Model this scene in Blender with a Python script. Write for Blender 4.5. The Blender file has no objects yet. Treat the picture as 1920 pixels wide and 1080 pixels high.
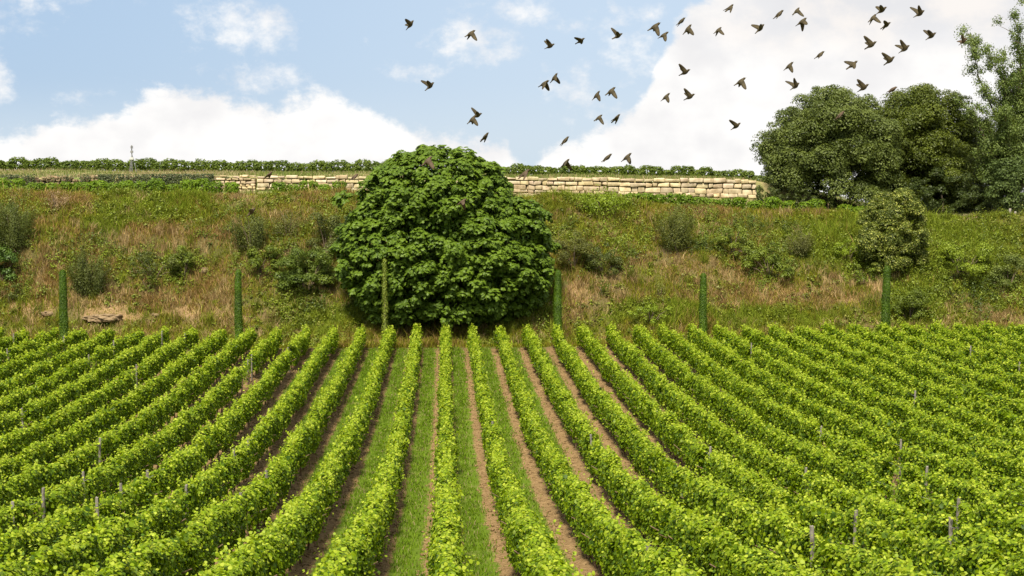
import bpy, bmesh, math, random
import numpy as np
from mathutils import Vector, Matrix, Euler

RNG = np.random.default_rng(7)
random.seed(7)
SC = bpy.context.scene
COL = SC.collection
R = math.radians

# ------------------------------------------------------------------ camera
F = 50.0 / 36.0 * 1920.0                 # focal length in photo pixels
CX, CY = 960.0, 540.0
VPX, HZ = 833.0, 300.0                   # where the rows' direction and the eye level fall
CAMZ = 10.35
PITCH = math.atan((CY - HZ) / F)
YAW = math.atan((CX - VPX) / F * math.cos(PITCH))
cd = bpy.data.cameras.new('camera')
cam = bpy.data.objects.new('camera', cd)
COL.objects.link(cam)
cd.lens = 50.0
cd.sensor_width = 36.0
cd.clip_start = 0.1
cd.clip_end = 6000.0
cam.location = (0, 0, CAMZ)
cam.rotation_euler = (math.pi / 2 - PITCH, 0, -YAW)
SC.camera = cam

# ------------------------------------------------------------------ light
SUN_EL, SUN_AZ = R(59), R(-165)          # azimuth from +Y towards +X: behind the camera, to its left
SC.view_settings.view_transform = 'Standard'
SC.view_settings.look = 'None'
SC.view_settings.gamma = 1.0
SC.view_settings.exposure = 0.98
sd = bpy.data.lights.new('sun', 'SUN')
sun = bpy.data.objects.new('sun', sd)
COL.objects.link(sun)
sd.energy = 3.9
sd.angle = R(12)
sd.color = (1.0, 0.92, 0.75)
sv = Vector((math.sin(SUN_AZ) * math.cos(SUN_EL), math.cos(SUN_AZ) * math.cos(SUN_EL), math.sin(SUN_EL)))
sun.rotation_euler = (-sv).to_track_quat('-Z', 'Y').to_euler()


class NT:
    """small helper to wire shader nodes"""
    def __init__(s, tree):
        s.t = tree
        s.n = tree.nodes
        s.l = tree.links

    def node(s, typ, **kw):
        nd = s.n.new(typ)
        for k, v in kw.items():
            setattr(nd, k, v)
        return nd

    def put(s, sock, v):
        if v is None:
            return
        if hasattr(v, 'is_output'):
            s.l.new(v, sock)
        else:
            if sock.type == 'RGBA' and len(v) == 3:
                v = (*v, 1)
            sock.default_value = v

    def math(s, op, a, b=None, c=None, clamp=False):
        nd = s.node('ShaderNodeMath', operation=op, use_clamp=clamp)
        for i, v in enumerate((a, b, c)):
            if v is not None:
                s.put(nd.inputs[i], v)
        return nd.outputs[0]

    def mix(s, f, a, b, blend='MIX'):
        nd = s.node('ShaderNodeMix', data_type='RGBA', blend_type=blend)
        s.put(nd.inputs[0], f)
        s.put(nd.inputs[6], a)
        s.put(nd.inputs[7], b)
        return nd.outputs[2]

    def noise(s, vec, scale, detail=3.0, rough=0.55, out=0, dim='3D'):
        nd = s.node('ShaderNodeTexNoise', noise_dimensions=dim)
        if vec is not None:
            s.l.new(vec, nd.inputs['Vector'])
        nd.inputs['Scale'].default_value = scale
        nd.inputs['Detail'].default_value = detail
        nd.inputs['Roughness'].default_value = rough
        return nd.outputs[out]

    def ss(s, v, a, b, ta=0.0, tb=1.0):
        nd = s.node('ShaderNodeMapRange', interpolation_type='SMOOTHSTEP')
        s.put(nd.inputs[0], v)
        nd.inputs[1].default_value = a
        nd.inputs[2].default_value = b
        nd.inputs[3].default_value = ta
        nd.inputs[4].default_value = tb
        return nd.outputs[0]

    def comb(s, x, y, z=0.0):
        nd = s.node('ShaderNodeCombineXYZ')
        for i, v in enumerate((x, y, z)):
            s.put(nd.inputs[i], v)
        return nd.outputs[0]


world = bpy.data.worlds.new('World')
SC.world = world
world.use_nodes = True
w = NT(world.node_tree)
w.n.clear()
sky = w.node('ShaderNodeTexSky', sky_type='NISHITA', sun_disc=False)
sky.sun_elevation = SUN_EL
sky.sun_rotation = SUN_AZ
sky.air_density = 1.0
sky.dust_density = 0.6
sky.altitude = 100
tc = w.node('ShaderNodeTexCoord')
sep = w.node('ShaderNodeSeparateXYZ')
w.l.new(tc.outputs['Generated'], sep.inputs[0])
az = w.math('ARCTAN2', sep.outputs[0], sep.outputs[1])
el = w.math('ARCSINE', sep.outputs[2])
u = w.math('MULTIPLY', az, F)            # angles in units of 1/F radian
v = w.math('MULTIPLY', el, F)
uv = w.comb(w.math('MULTIPLY', u, 0.01), w.math('MULTIPLY', v, 0.013), 0.0)
n_big = w.math('SUBTRACT', w.noise(uv, 0.9, 7.0, 0.6), 0.5)
n_fine = w.math('SUBTRACT', w.noise(uv, 3.0, 6.0, 0.62), 0.5)
n_low = w.noise(uv, 0.35, 3.0, 0.5)
# outline of the cumulus bank along the horizon: (azimuth, height of its top)
PROF = [(-3000, 60), (-1500, 110), (-1100, 40), (-840, 42), (-740, 62), (-640, 78), (-560, 105), (-470, 138),
        (-400, 118), (-330, 100), (-235, 128), (-180, 112), (-120, 84), (-60, 60), (0, 52), (60, 44), (110, 36), (137, 10),
        (158, -25), (190, 18), (240, 48), (310, 74), (365, 110), (395, 180), (430, 250), (520, 320), (1100, 420), (1500, 300), (3000, 80)]
fc = w.node('ShaderNodeFloatCurve')
w.l.new(w.ss(u, -3000, 3000), fc.inputs['Value'])
fc.inputs['Value'].links[0].from_node.interpolation_type = 'LINEAR'
cur = fc.mapping.curves[0]
pts = [((a + 3000) / 6000, (b + 100) / 600) for a, b in PROF]
while len(cur.points) < len(pts):
    cur.points.new(0.5, 0.5)
for p, (a, b) in zip(cur.points, pts):
    p.location = (a, b)
    p.handle_type = 'AUTO_CLAMPED'
fc.mapping.update()
vtop = w.math('SUBTRACT', w.math('MULTIPLY', fc.outputs[0], 600.0), 100.0)
edge = w.math('SUBTRACT', vtop, v)
edge = w.math('ADD', edge, w.math('MULTIPLY', n_big, 90.0))
edge = w.math('ADD', edge, w.math('MULTIPLY', n_fine, 70.0))
bank_m = w.ss(edge, -10.0, 26.0)
# loose cloud puffs: azimuth, height, half width, half height, strength
PUFFS = [(-830, 150, 62, 70, 1.0), (-690, 290, 130, 34, 0.62), (-770, 245, 70, 45, 0.35), (-360, 240, 110, 52, 0.95), (50, 215, 92, 52, 0.85),
         (-60, 160, 60, 26, 0.6), (-365, 152, 90, 30, 0.55), (-640, 110, 60, 20, 0.45), (120, 275, 110, 30, 0.4), (300, 260, 90, 34, 0.5), (260, 120, 90, 60, 0.25), (330, 190, 90, 60, 0.45)]
puff = None
for a, b, ra, rb, st in PUFFS:
    da = w.math('DIVIDE', w.math('SUBTRACT', u, a), ra)
    db = w.math('DIVIDE', w.math('SUBTRACT', v, b), rb)
    r2 = w.math('ADD', w.math('MULTIPLY', da, da), w.math('MULTIPLY', db, db))
    m = w.math('MULTIPLY', w.math('SUBTRACT', 1.15, r2), st)
    puff = m if puff is None else w.math('MAXIMUM', puff, m)
puff = w.math('MULTIPLY', w.math('MAXIMUM', puff, -0.6), 0.8)
puff = w.math('ADD', puff, w.math('MULTIPLY', n_big, 3.2))
puff = w.math('ADD', puff, w.math('MULTIPLY', n_fine, 1.5))
puff_m = w.ss(puff, 0.0, 1.25, 0.0, 0.88)
# broken cloud over the rest of the dome
hi = w.ss(v, 330, 800)
dome_m = w.math('MULTIPLY', hi, w.ss(n_low, 0.36, 0.55, 0.15, 0.9))
cloud = w.math('MAXIMUM', bank_m, w.math('MAXIMUM', puff_m, dome_m))
# blue part: Nishita with thin veil
veil_c = w.mix(w.ss(u, -900, 400), (4.15, 5.65, 7.7), (5.6, 6.85, 8.45))
veil_c = w.mix(w.ss(v, 160, -20), veil_c, (6.1, 7.3, 8.5))
veil = w.mix(w.ss(v, 400, 900, 0.86, 0.35), sky.outputs[0], veil_c)
shade = w.math('ADD', w.math('MULTIPLY', n_big, 0.5), w.math('MULTIPLY', w.noise(uv, 0.6, 3.0, 0.5), 1.0))
core = w.mix(w.ss(shade, 0.25, 0.7), (8.2, 8.1, 8.15), (9.9, 9.75, 9.55))
far_r = w.math('MULTIPLY', w.ss(u, 330, 640), w.ss(v, 150, 250))
core = w.mix(w.math('MULTIPLY', far_r, 0.8), core, w.mix(w.ss(n_big, -0.12, 0.15), (7.3, 7.35, 7.6), (8.8, 8.35, 8.0)))
skyc = w.mix(cloud, veil, core)
bg = w.node('ShaderNodeBackground')
w.l.new(skyc, bg.inputs['Color'])
bg.inputs['Strength'].default_value = 0.055
wo = w.node('ShaderNodeOutputWorld')
w.l.new(bg.outputs[0], wo.inputs['Surface'])


# ------------------------------------------------------------------ helpers
def ray(px, py):
    xc, yc = (px - CX) / F, (CY - py) / F
    d = Vector((math.cos(YAW), -math.sin(YAW), 0)) * xc
    d += Vector((math.sin(YAW) * math.sin(PITCH), math.cos(YAW) * math.sin(PITCH), math.cos(PITCH))) * yc
    d += Vector((math.sin(YAW) * math.cos(PITCH), math.cos(YAW) * math.cos(PITCH), -math.sin(PITCH)))
    return d


def at(px, py, Y):
    """the point of the place at distance Y that the photo shows at (px, py)"""
    d = ray(px, py)
    return Vector((0, 0, CAMZ)) + d * (Y / d.y)


def project(P):
    P = np.asarray(P, float) - np.array([0, 0, CAMZ])
    sy, cy_, sp, cp = math.sin(YAW), math.cos(YAW), math.sin(PITCH), math.cos(PITCH)
    xr = P[:, 0] * cy_ - P[:, 1] * sy
    up = P[:, 0] * sy * sp + P[:, 1] * cy_ * sp + P[:, 2] * cp
    fw = P[:, 0] * sy * cp + P[:, 1] * cy_ * cp - P[:, 2] * sp
    return CX + F * xr / fw, CY - F * up / fw


def tag(o, label=None, cat=None, group=None, kind=None):
    for k, val in (('label', label), ('category', cat), ('group', group), ('kind', kind)):
        if val:
            o[k] = val
    return o


def empty(name, loc, label=None, cat=None, group=None, rz=0.0):
    o = bpy.data.objects.new(name, None)
    COL.objects.link(o)
    o.location = loc
    o.rotation_euler = (0, 0, rz)
    o.empty_display_size = 0.2
    return tag(o, label, cat, group)


def link(name, me, mat=None, parent=None, loc=None):
    o = bpy.data.objects.new(name, me)
    COL.objects.link(o)
    if mat and not me.materials:
        me.materials.append(mat)
    if parent:
        o.parent = parent
    if loc is not None:
        o.location = loc
    return o


def np_mesh(name, V, Fc, nper, C=None, smooth=False):
    """mesh from arrays: V (n,3); Fc (m,nper) indices; C (n,3) colour per vertex"""
    V = np.ascontiguousarray(V, np.float32)
    Fc = np.ascontiguousarray(Fc, np.int32)
    me = bpy.data.meshes.new(name)
    me.vertices.add(len(V))
    me.vertices.foreach_set('co', V.ravel())
    m = len(Fc)
    me.loops.add(m * nper)
    me.loops.foreach_set('vertex_index', Fc.ravel())
    me.polygons.add(m)
    me.polygons.foreach_set('loop_start', np.arange(m, dtype=np.int32) * nper)
    me.polygons.foreach_set('loop_total', np.full(m, nper, np.int32))
    if smooth:
        me.polygons.foreach_set('use_smooth', np.ones(m, bool))
    me.update(calc_edges=True)
    if C is not None:
        at_ = me.color_attributes.new('Col', 'FLOAT_COLOR', 'POINT')
        c4 = np.ones((len(V), 4), np.float32)
        c4[:, :3] = C
        at_.data.foreach_set('color', c4.ravel())
    return me


def unit(a):
    return a / np.maximum(np.linalg.norm(a, axis=1, keepdims=True), 1e-9)


HEX = np.array([(-.45, 0, 0), (-.36, .42, -.10), (.12, .50, -.16), (.58, 0, -.06), (.12, -.50, -.16), (-.36, -.42, -.10)])
HEXF = np.array([(0, 3, 2, 1), (0, 5, 4, 3)])
DIA = np.array([(-.5, 0, 0), (.02, .30, -.07), (.55, 0, -.05), (.02, -.30, -.07)])
DIAF = np.array([(0, 2, 1), (0, 3, 2)])


def leaves(name, P, N, S, C, mat, parent=None, shape='dia', hang=0.0, width=1.0, tdir=None, rng=RNG):
    """a cloud of folded leaves: centres P, facing N, size S, colour C"""
    n = len(P)
    N = unit(N)
    T = rng.normal(size=(n, 3)) * (1 - hang)
    T[:, 2] -= hang * 1.6
    if tdir is not None:
        T = T * 0.35 + tdir
    T = T - N * np.sum(T * N, axis=1, keepdims=True)
    T = unit(T)
    B = np.cross(N, T)
    L, LF = (HEX, HEXF) if shape == 'hex' else (DIA, DIAF)
    k = len(L)
    S = np.broadcast_to(np.asarray(S, float), (n,))[:, None, None]
    V = P[:, None, :] + S * (L[None, :, 0:1] * T[:, None, :] + width * L[None, :, 1:2] * B[:, None, :] + L[None, :, 2:3] * N[:, None, :])
    Fc = (np.arange(n)[:, None, None] * k + LF[None]).reshape(-1, LF.shape[1])
    me = np_mesh(name, V.reshape(-1, 3), Fc, LF.shape[1], np.repeat(C, k, axis=0))
    return link(name, me, mat, parent)


def blades(name, P, H, W, lean, C, mat, parent=None, rng=RNG):
    """grass blades: bent strips of two faces"""
    n = len(P)
    a = rng.uniform(0, 2 * math.pi, n)
    side = np.stack([np.cos(a), np.sin(a), np.zeros(n)], 1) * (W / 2)[:, None]
    b = rng.uniform(0, 2 * math.pi, n)
    d = np.stack([np.cos(b), np.sin(b), np.zeros(n)], 1) * (lean * H)[:, None]
    up = np.zeros((n, 3))
    up[:, 2] = H
    V = np.stack([P - side, P + side, P + d * .3 + up * .6 + side * .75, P + d * .3 + up * .6 - side * .75, P + d + up * .96], 1)
    i = np.arange(n)[:, None] * 5
    Fc = np.concatenate([i + np.array([[0, 1, 2]]), i + np.array([[0, 2, 3]]), i + np.array([[3, 2, 4]])], 0)
    me = np_mesh(name, V.reshape(-1, 3), Fc, 3, np.repeat(C, 5, axis=0))
    return link(name, me, mat, parent)


def tubes(name, paths, mat, parent=None, seg=6):
    """tapered limbs: list of (points, radii)"""
    VV, FF, base = [], [], 0
    for pts_, rad in paths:
        pts_ = [Vector(p) for p in pts_]
        for i, p in enumerate(pts_):
            t = (pts_[min(i + 1, len(pts_) - 1)] - pts_[max(i - 1, 0)]).normalized()
            s = t.cross(Vector((0.31, 0.95, 0.05))).normalized()
            q = t.cross(s)
            for k in range(seg):
                an = 2 * math.pi * k / seg
                VV.append(p + (s * math.cos(an) + q * math.sin(an)) * rad[i])
        for i in range(len(pts_) - 1):
            for k in range(seg):
                a, b = base + i * seg + k, base + i * seg + (k + 1) % seg
                FF.append((a, b, b + seg, a + seg))
        base += len(pts_) * seg
    me = np_mesh(name, np.array([tuple(x) for x in VV]), np.array(FF), 4, smooth=True)
    return link(name, me, mat, parent)


def wobble(rng, n, step):
    """smooth 1-D noise sampled from random knots"""
    k = rng.normal(size=n + 8)

    def f(t):
        t = np.asarray(t, float) / step + 2
        i = np.floor(t).astype(int)
        fr = t - i
        fr = fr * fr * (3 - 2 * fr)
        i = np.mod(i, n + 6)
        return k[i] * (1 - fr) + k[i + 1] * fr
    return f


class Noise2:
    def __init__(s, seed):
        s.g = np.random.default_rng(seed).normal(size=(64, 64))

    def one(s, x, y):
        xi, yi = np.floor(x).astype(int), np.floor(y).astype(int)
        fx, fy = x - xi, y - yi
        fx, fy = fx * fx * (3 - 2 * fx), fy * fy * (3 - 2 * fy)
        g = s.g
        a, b = g[xi % 64, yi % 64], g[(xi + 1) % 64, yi % 64]
        c, d = g[xi % 64, (yi + 1) % 64], g[(xi + 1) % 64, (yi + 1) % 64]
        return (a * (1 - fx) + b * fx) * (1 - fy) + (c * (1 - fx) + d * fx) * fy

    def __call__(s, x, y, sc=1.0, octv=3):
        x, y = np.asarray(x, float) / sc, np.asarray(y, float) / sc
        r, amp = 0, 1.0
        for k in range(octv):
            r = r + amp * s.one(x * 2 ** k + 7.3 * k, y * 2 ** k + 3.1 * k)
            amp *= 0.5
        return r


NZ = Noise2(11)
NP = Noise2(23)

# ------------------------------------------------------------------ materials
def material(name):
    m = bpy.data.materials.new(name)
    m.use_nodes = True
    t = NT(m.node_tree)
    b = m.node_tree.nodes['Principled BSDF']
    return m, t, b


def leaf_mat(name, trans=0.35, rough=0.5, spec=0.3, tint=(1.25, 1.2, 0.4)):
    m, t, b = material(name)
    a = t.node('ShaderNodeVertexColor', layer_name='Col')
    t.l.new(a.outputs[0], b.inputs['Base Color'])
    b.inputs['Roughness'].default_value = rough
    b.inputs['Specular IOR Level'].default_value = spec
    tr = t.node('ShaderNodeBsdfTranslucent')
    t.l.new(t.mix(1.0, a.outputs[0], tint, 'MULTIPLY'), tr.inputs['Color'])
    mx = t.node('ShaderNodeMixShader')
    mx.inputs[0].default_value = trans
    t.l.new(b.outputs[0], mx.inputs[1])
    t.l.new(tr.outputs[0], mx.inputs[2])
    t.l.new(mx.outputs[0], t.n['Material Output'].inputs['Surface'])
    return m


def noisy_mat(name, c1, c2, scale, rough=0.9, bump=0.3, detail=5.0, col=False):
    m, t, b = material(name)
    p = t.node('ShaderNodeTexCoord').outputs['Object']
    n = t.noise(p, scale, detail, 0.6)
    c = t.mix(t.ss(n, 0.3, 0.7), c1, c2)
    if col:
        a = t.node('ShaderNodeVertexColor', layer_name='Col')
        c = t.mix(1.0, c, a.outputs[0], 'MULTIPLY')
    t.put(b.inputs['Base Color'], c)
    b.inputs['Roughness'].default_value = rough
    b.inputs['Specular IOR Level'].default_value = 0.2
    bp = t.node('ShaderNodeBump')
    bp.inputs['Strength'].default_value = bump
    t.l.new(n, bp.inputs['Height'])
    t.l.new(bp.outputs[0], b.inputs['Normal'])
    return m


M_VINE = leaf_mat('vine_leaf', 0.45, 0.5, 0.25)
M_LEAF = leaf_mat('tree_leaf', 0.25, 0.5, 0.3)
M_FIG = leaf_mat('fig_leaf', 0.32, 0.5, 0.25)
M_GRASS = leaf_mat('grass_blade', 0.3, 0.65, 0.15, (1.1, 1.05, 0.7))
M_BARK = noisy_mat('bark', (0.10, 0.075, 0.05), (0.20, 0.15, 0.11), 9.0, 0.95, 0.6)
M_VINEWOOD = noisy_mat('vine_wood', (0.11, 0.07, 0.045), (0.22, 0.15, 0.10), 14.0, 0.95, 0.6)
M_POST = noisy_mat('weathered_wood', (0.14, 0.125, 0.105), (0.31, 0.28, 0.24), 12.0, 0.9, 0.4)
M_WIRE = noisy_mat('galvanised_wire', (0.25, 0.25, 0.24), (0.4, 0.4, 0.38), 8.0, 0.5, 0.0)
M_STONE = noisy_mat('limestone', (0.48, 0.405, 0.28), (0.82, 0.74, 0.58), 2.6, 0.92, 0.5, 7.0, col=True)
M_ROCK = noisy_mat('earthy_rock', (0.13, 0.088, 0.048), (0.29, 0.21, 0.12), 4.2, 0.95, 0.8, 7.0)
M_CLOD = noisy_mat('soil_clod', (0.15, 0.095, 0.04), (0.27, 0.18, 0.09), 20.0, 0.95, 0.4)
M_METAL = noisy_mat('grey_metal', (0.16, 0.16, 0.16), (0.28, 0.28, 0.27), 10.0, 0.5, 0.05)
M_WHITE = noisy_mat('pale_casing', (0.5, 0.5, 0.48), (0.62, 0.62, 0.6), 6.0, 0.5, 0.05)
M_BIRD = noisy_mat('brown_plumage', (0.030, 0.024, 0.012), (0.075, 0.058, 0.028), 30.0, 0.7, 0.1)
M_BIRDB = noisy_mat('russet_plumage', (0.055, 0.038, 0.022), (0.10, 0.066, 0.04), 30.0, 0.7, 0.1)

def inpatch(px, py, lst):
    m_ = np.zeros(len(px))
    for (a, b_, ra, rb) in lst:
        r2 = ((px - a) / ra) ** 2 + ((py - b_) / rb) ** 2
        m_ = np.maximum(m_, np.clip(1.35 - r2, 0, 1))
    return m_


BROWN = [(200, 438, 150, 20), (330, 452, 160, 26), (130, 490, 120, 48), (330, 560, 200, 26), (110, 372, 45, 22), (1440, 556, 200, 24), (1110, 560, 70, 42), (1240, 490, 90, 24),
         (1885, 600, 70, 20), (440, 368, 60, 14), (580, 368, 60, 14), (420, 520, 80, 30), (600, 560, 40, 30), (1330, 520, 90, 22), (1030, 590, 60, 20), (60, 545, 60, 25), (1330, 400, 60, 14)]
BARE = [(215, 592, 95, 16), (60, 580, 50, 18), (1600, 560, 46, 14), (420, 592, 70, 14), (1460, 545, 60, 12), (1080, 545, 40, 22), (1650, 540, 40, 18), (860, 605, 120, 10), (330, 588, 60, 14)]
LUSH = [(1700, 450, 240, 60), (1000, 570, 60, 40), (1110, 378, 95, 22), (1800, 490, 120, 70), (1230, 590, 100, 24), (570, 590, 70, 40), (300, 375, 120, 18), (1600, 480, 70, 30), (260, 410, 120, 20), (1720, 570, 60, 40), (930, 600, 60, 15), (640, 600, 60, 30), (1400, 595, 200, 14)]


# ------------------------------------------------------------------ terrain
PITCHROW = 1.5                         # distance between vine rows
FIELD_END = 77.4
_ky = np.array([-60, -20, 0, 10, 19, 31, 42.5, 56, 77, 85, 100])
_kz = np.array([-1.5, -1.8, -3.2, -5.1, -6.75, -8.7, -9.75, -10.25, -10.35, -10.35, -10.35])
_gy = np.linspace(-60, 100, 641)
_gz = np.convolve(np.pad(np.interp(_gy, _ky, _kz), 20, mode='edge'), np.ones(41) / 41, 'valid')
BY0, BY1 = 79.6, 92.0                  # foot and brow of the bank
_et, _ef = [0, .2, .45, .62, .8, 1.0], [0, .12, .42, .66, .82, 1.0]


def terrain(x, y, rough=True):
    x, y = np.asarray(x, float), np.asarray(y, float)
    x, y = np.broadcast_arrays(x, y)
    zf = np.interp(y, _gy, _gz)
    edge_ = np.interp(x, [-60, -29, -7, 6, 12.7, 20, 26.5, 31.6, 36.8, 60], [-2.3, -2.35, -2.5, -2.5, -2.95, -3.5, -3.75, -3.95, -3.75, -3.7])
    back = np.interp(x, [-60, -30, 0, 21, 27, 33, 39, 60], [-1.9, -2.0, -2.1, -2.7, -3.2, -3.95, -3.6, -3.6])
    upper = np.interp(x, [-60, -30, -15, 0, 21, 24, 30, 60], [-1.2, -1.2, -1.12, -1.2, -1.4, -1.9, -3.7, -3.6])
    ridge = np.interp(x, [-60, -35, 0, 21, 26, 34, 60], [-0.75, -0.8, -1.12, -1.42, -2.0, -3.6, -3.5])
    ty = np.clip((y - BY0) / (BY1 - BY0), 0, 1)
    zb = -10.35 + (edge_ + 10.35) * np.interp(ty, _et, _ef)
    z = np.where(y < BY0, zf, zb)
    tt = np.clip((y - BY1) / (97.0 - BY1), 0, 1)
    z = np.where(y > BY1, edge_ + (back - edge_) * tt, z)
    jump = np.clip((y - 97.0) / 0.35, 0, 1)
    z = np.where(y > 97.0, back + (upper - back) * jump, z)
    rr = np.clip((y - 97.35) / (112 - 97.35), 0, 1)
    z = np.where(y > 97.35, upper + (ridge - upper) * rr ** 0.8, z)
    fall = np.clip(y - 114, 0, None)
    z = z - 0.06 * fall * (1 - np.exp(-fall / 12.0))
    if rough:
        bankm = np.clip((y - 79) / 2, 0, 1) * np.clip((93 - y) / 2, 0, 1)
        z = z + bankm * (0.30 * NZ(x, y, 4.0, 3) * 0.6 + 0.06 * NZ(x + 50, y, 0.9, 2))
        z = z + bankm * 0.32 * np.tanh((y - 86.6 - 0.9 * NZ(x, x * 0 + 2, 5.0, 2)) / 0.3) * np.clip((-3 - x) / 4, 0, 1)
        z = z + 0.05 * NZ(x, y + 90, 3.0, 2) * (y > 93)
        fm = np.clip((79 - y) / 2, 0, 1)
        ph = np.abs(((x / PITCHROW) + 0.5) % 1.0 - 0.5) * PITCHROW     # distance from the row line
        z = z + fm * (0.10 * np.exp(-(ph / 0.35) ** 2) + 0.02 * NZ(x, y, 0.35, 2))
    return z + CAMZ


def ground_at(px, py, lift=0.0, y0=15.0, y1=110.0):
    """where the ray through a photo pixel meets the ground (or a level LIFT above it)"""
    d = ray(px, py)
    Y = np.arange(y0, y1, 0.05)
    P = np.array([0, 0, CAMZ]) + np.outer(Y / d.y, np.array(d))
    g = terrain(P[:, 0], P[:, 1]) + lift
    hit = np.nonzero(P[:, 2] <= g)[0]
    k = hit[0] if len(hit) else len(Y) - 1
    return Vector(P[k])


def axis(parts):
    out = []
    for a, b, s in parts:
        out.append(np.arange(a, b, s))
    return np.concatenate(out + [[parts[-1][1]]])


gx = axis([(-1500, -200, 130), (-200, -60, 10), (-60, -34, 1.0), (-34, 44, 0.15), (44, 70, 1.0), (70, 200, 10), (200, 1500, 130)])
gy = axis([(-600, -60, 60), (-60, 10, 3.0), (10, 78, 0.25), (78, 93, 0.2), (93, 99, 0.12), (99, 116, 0.5), (116, 180, 4), (180, 2400, 120)])
GX, GY = np.meshgrid(gx, gy)
GZ = terrain(GX, GY)
nx, ny = len(gx), len(gy)
idx = np.arange(nx * ny).reshape(ny, nx)
Fq = np.stack([idx[:-1, :-1], idx[:-1, 1:], idx[1:, 1:], idx[1:, :-1]], -1).reshape(-1, 4)
m, t, b = material('vineyard_ground')
pos = t.node('ShaderNodeNewGeometry').outputs['Position']
sp = t.node('ShaderNodeSeparateXYZ')
t.l.new(pos, sp.inputs[0])
X, Y_ = sp.outputs[0], sp.outputs[1]
n1 = t.noise(pos, 1.3, 4.0, 0.6)
n2 = t.noise(pos, 9.0, 5.0, 0.65)
n3 = t.noise(pos, 0.35, 3.0, 0.55)
n4 = t.noise(pos, 28.0, 3.0, 0.6)
fr = t.math('FRACT', t.math('ADD', t.math('DIVIDE', X, PITCHROW), 40.0))
fr = t.math('ADD', fr, t.math('MULTIPLY', t.math('SUBTRACT', n1, 0.5), 0.22))
fr = t.math('ADD', fr, t.math('MULTIPLY', t.math('SUBTRACT', n2, 0.5), 0.16))
dist = t.math('ABSOLUTE', t.math('SUBTRACT', fr, 0.46))
gm = t.ss(dist, 0.19, 0.26, 1.0, 0.0)
soil = t.mix(t.ss(n2, 0.3, 0.7), (0.145, 0.088, 0.036), (0.285, 0.190, 0.092))
soil = t.mix(t.ss(n4, 0.5, 0.75, 0.0, 0.6), soil, (0.33, 0.235, 0.135))
grassc = t.mix(n2, (0.07, 0.115, 0.008), (0.12, 0.185, 0.013))
grassc = t.mix(t.ss(n1, 0.52, 0.75, 0.0, 0.5), grassc, (0.24, 0.17, 0.09))
field = t.mix(gm, soil, grassc)
bare = t.node('ShaderNodeVertexColor', layer_name='Col').outputs[0]
bankc = t.mix(t.ss(n3, 0.38, 0.62), (0.13, 0.095, 0.045), (0.085, 0.085, 0.022))
bankc = t.mix(bare, bankc, t.mix(t.ss(n2, 0.35, 0.7), (0.18, 0.115, 0.055), (0.33, 0.225, 0.115)))
upc = t.mix(t.ss(n1, 0.4, 0.6), (0.14, 0.18, 0.05), (0.30, 0.25, 0.12))
Yn = t.math('ADD', Y_, t.math('MULTIPLY', t.math('SUBTRACT', n1, 0.5), 4.0))
Yn = t.math('ADD', Yn, t.math('MULTIPLY', t.math('SUBTRACT', n2, 0.5), 2.0))
colr = t.mix(t.ss(Yn, 76.2, 78.6), field, bankc)
colr = t.mix(t.ss(Y_, 91.0, 93.0), colr, upc)
t.put(b.inputs['Base Color'], colr)
b.inputs['Roughness'].default_value = 0.95
b.inputs['Specular IOR Level'].default_value = 0.15
bp = t.node('ShaderNodeBump')
bp.inputs['Strength'].default_value = 0.7
bp.inputs['Distance'].default_value = 0.06
t.l.new(n2, bp.inputs['Height'])
t.l.new(bp.outputs[0], b.inputs['Normal'])
gp = np.stack([GX.ravel(), GY.ravel(), GZ.ravel()], 1)
gsel = (gp[:, 1] > 76) & (gp[:, 1] < 95) & (np.abs(gp[:, 0]) < 60)
gcol = np.zeros((len(gp), 3))
qx, qy = project(gp[gsel])
qb = inpatch(qx + 20 * NP(gp[gsel, 0], gp[gsel, 1], 1.2, 3), qy + 8 * NP(gp[gsel, 0] + 9, gp[gsel, 1], 1.2, 3), BARE)
gcol[gsel] = np.clip(qb * 1.3 + .25 * NP(gp[gsel, 0] + 3, gp[gsel, 1], .7, 3) * (qb > 0), 0, 1)[:, None]
ground = link('ground', np_mesh('ground', gp, Fq, 4, gcol, smooth=True), m)
tag(ground, kind='structure')
del GX, GY, GZ, Fq

# the pink dirt track below the oaks
tx = np.linspace(at(1735, 415, 92.6).x, at(1925, 415, 92.6).x + 3, 60)
ty_ = np.linspace(0, 1.7, 6)
TX, TY = np.meshgrid(tx, ty_)
TY = TY + 92.0 + 0.25 * np.sin(TX * 0.9)
idx = np.arange(TX.size).reshape(TX.shape)
Fq = np.stack([idx[:-1, :-1], idx[:-1, 1:], idx[1:, 1:], idx[1:, :-1]], -1).reshape(-1, 4)
M_TRACK = noisy_mat('track_dirt', (0.34, 0.21, 0.14), (0.50, 0.34, 0.24), 5.0, 0.95, 0.4)
tag(link('path', np_mesh('path', np.stack([TX.ravel(), TY.ravel(), terrain(TX, TY).ravel() + 0.06], 1), Fq, 4, smooth=True), M_TRACK), kind='structure')


def lerp(a, b, f):
    return np.asarray(a)[None] * (1 - f[:, None]) + np.asarray(b)[None] * f[:, None]


# ------------------------------------------------------------------ vine rows of the field
ORD = ['', 'first', 'second', 'third', 'fourth', 'fifth', 'sixth', 'seventh', 'eighth', 'ninth', 'tenth', 'eleventh', 'twelfth', 'thirteenth',
       'fourteenth', 'fifteenth', 'sixteenth', 'seventeenth', 'eighteenth', 'nineteenth', 'twentieth', 'twenty-first', 'twenty-second', 'twenty-third', 'twenty-fourth']
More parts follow.
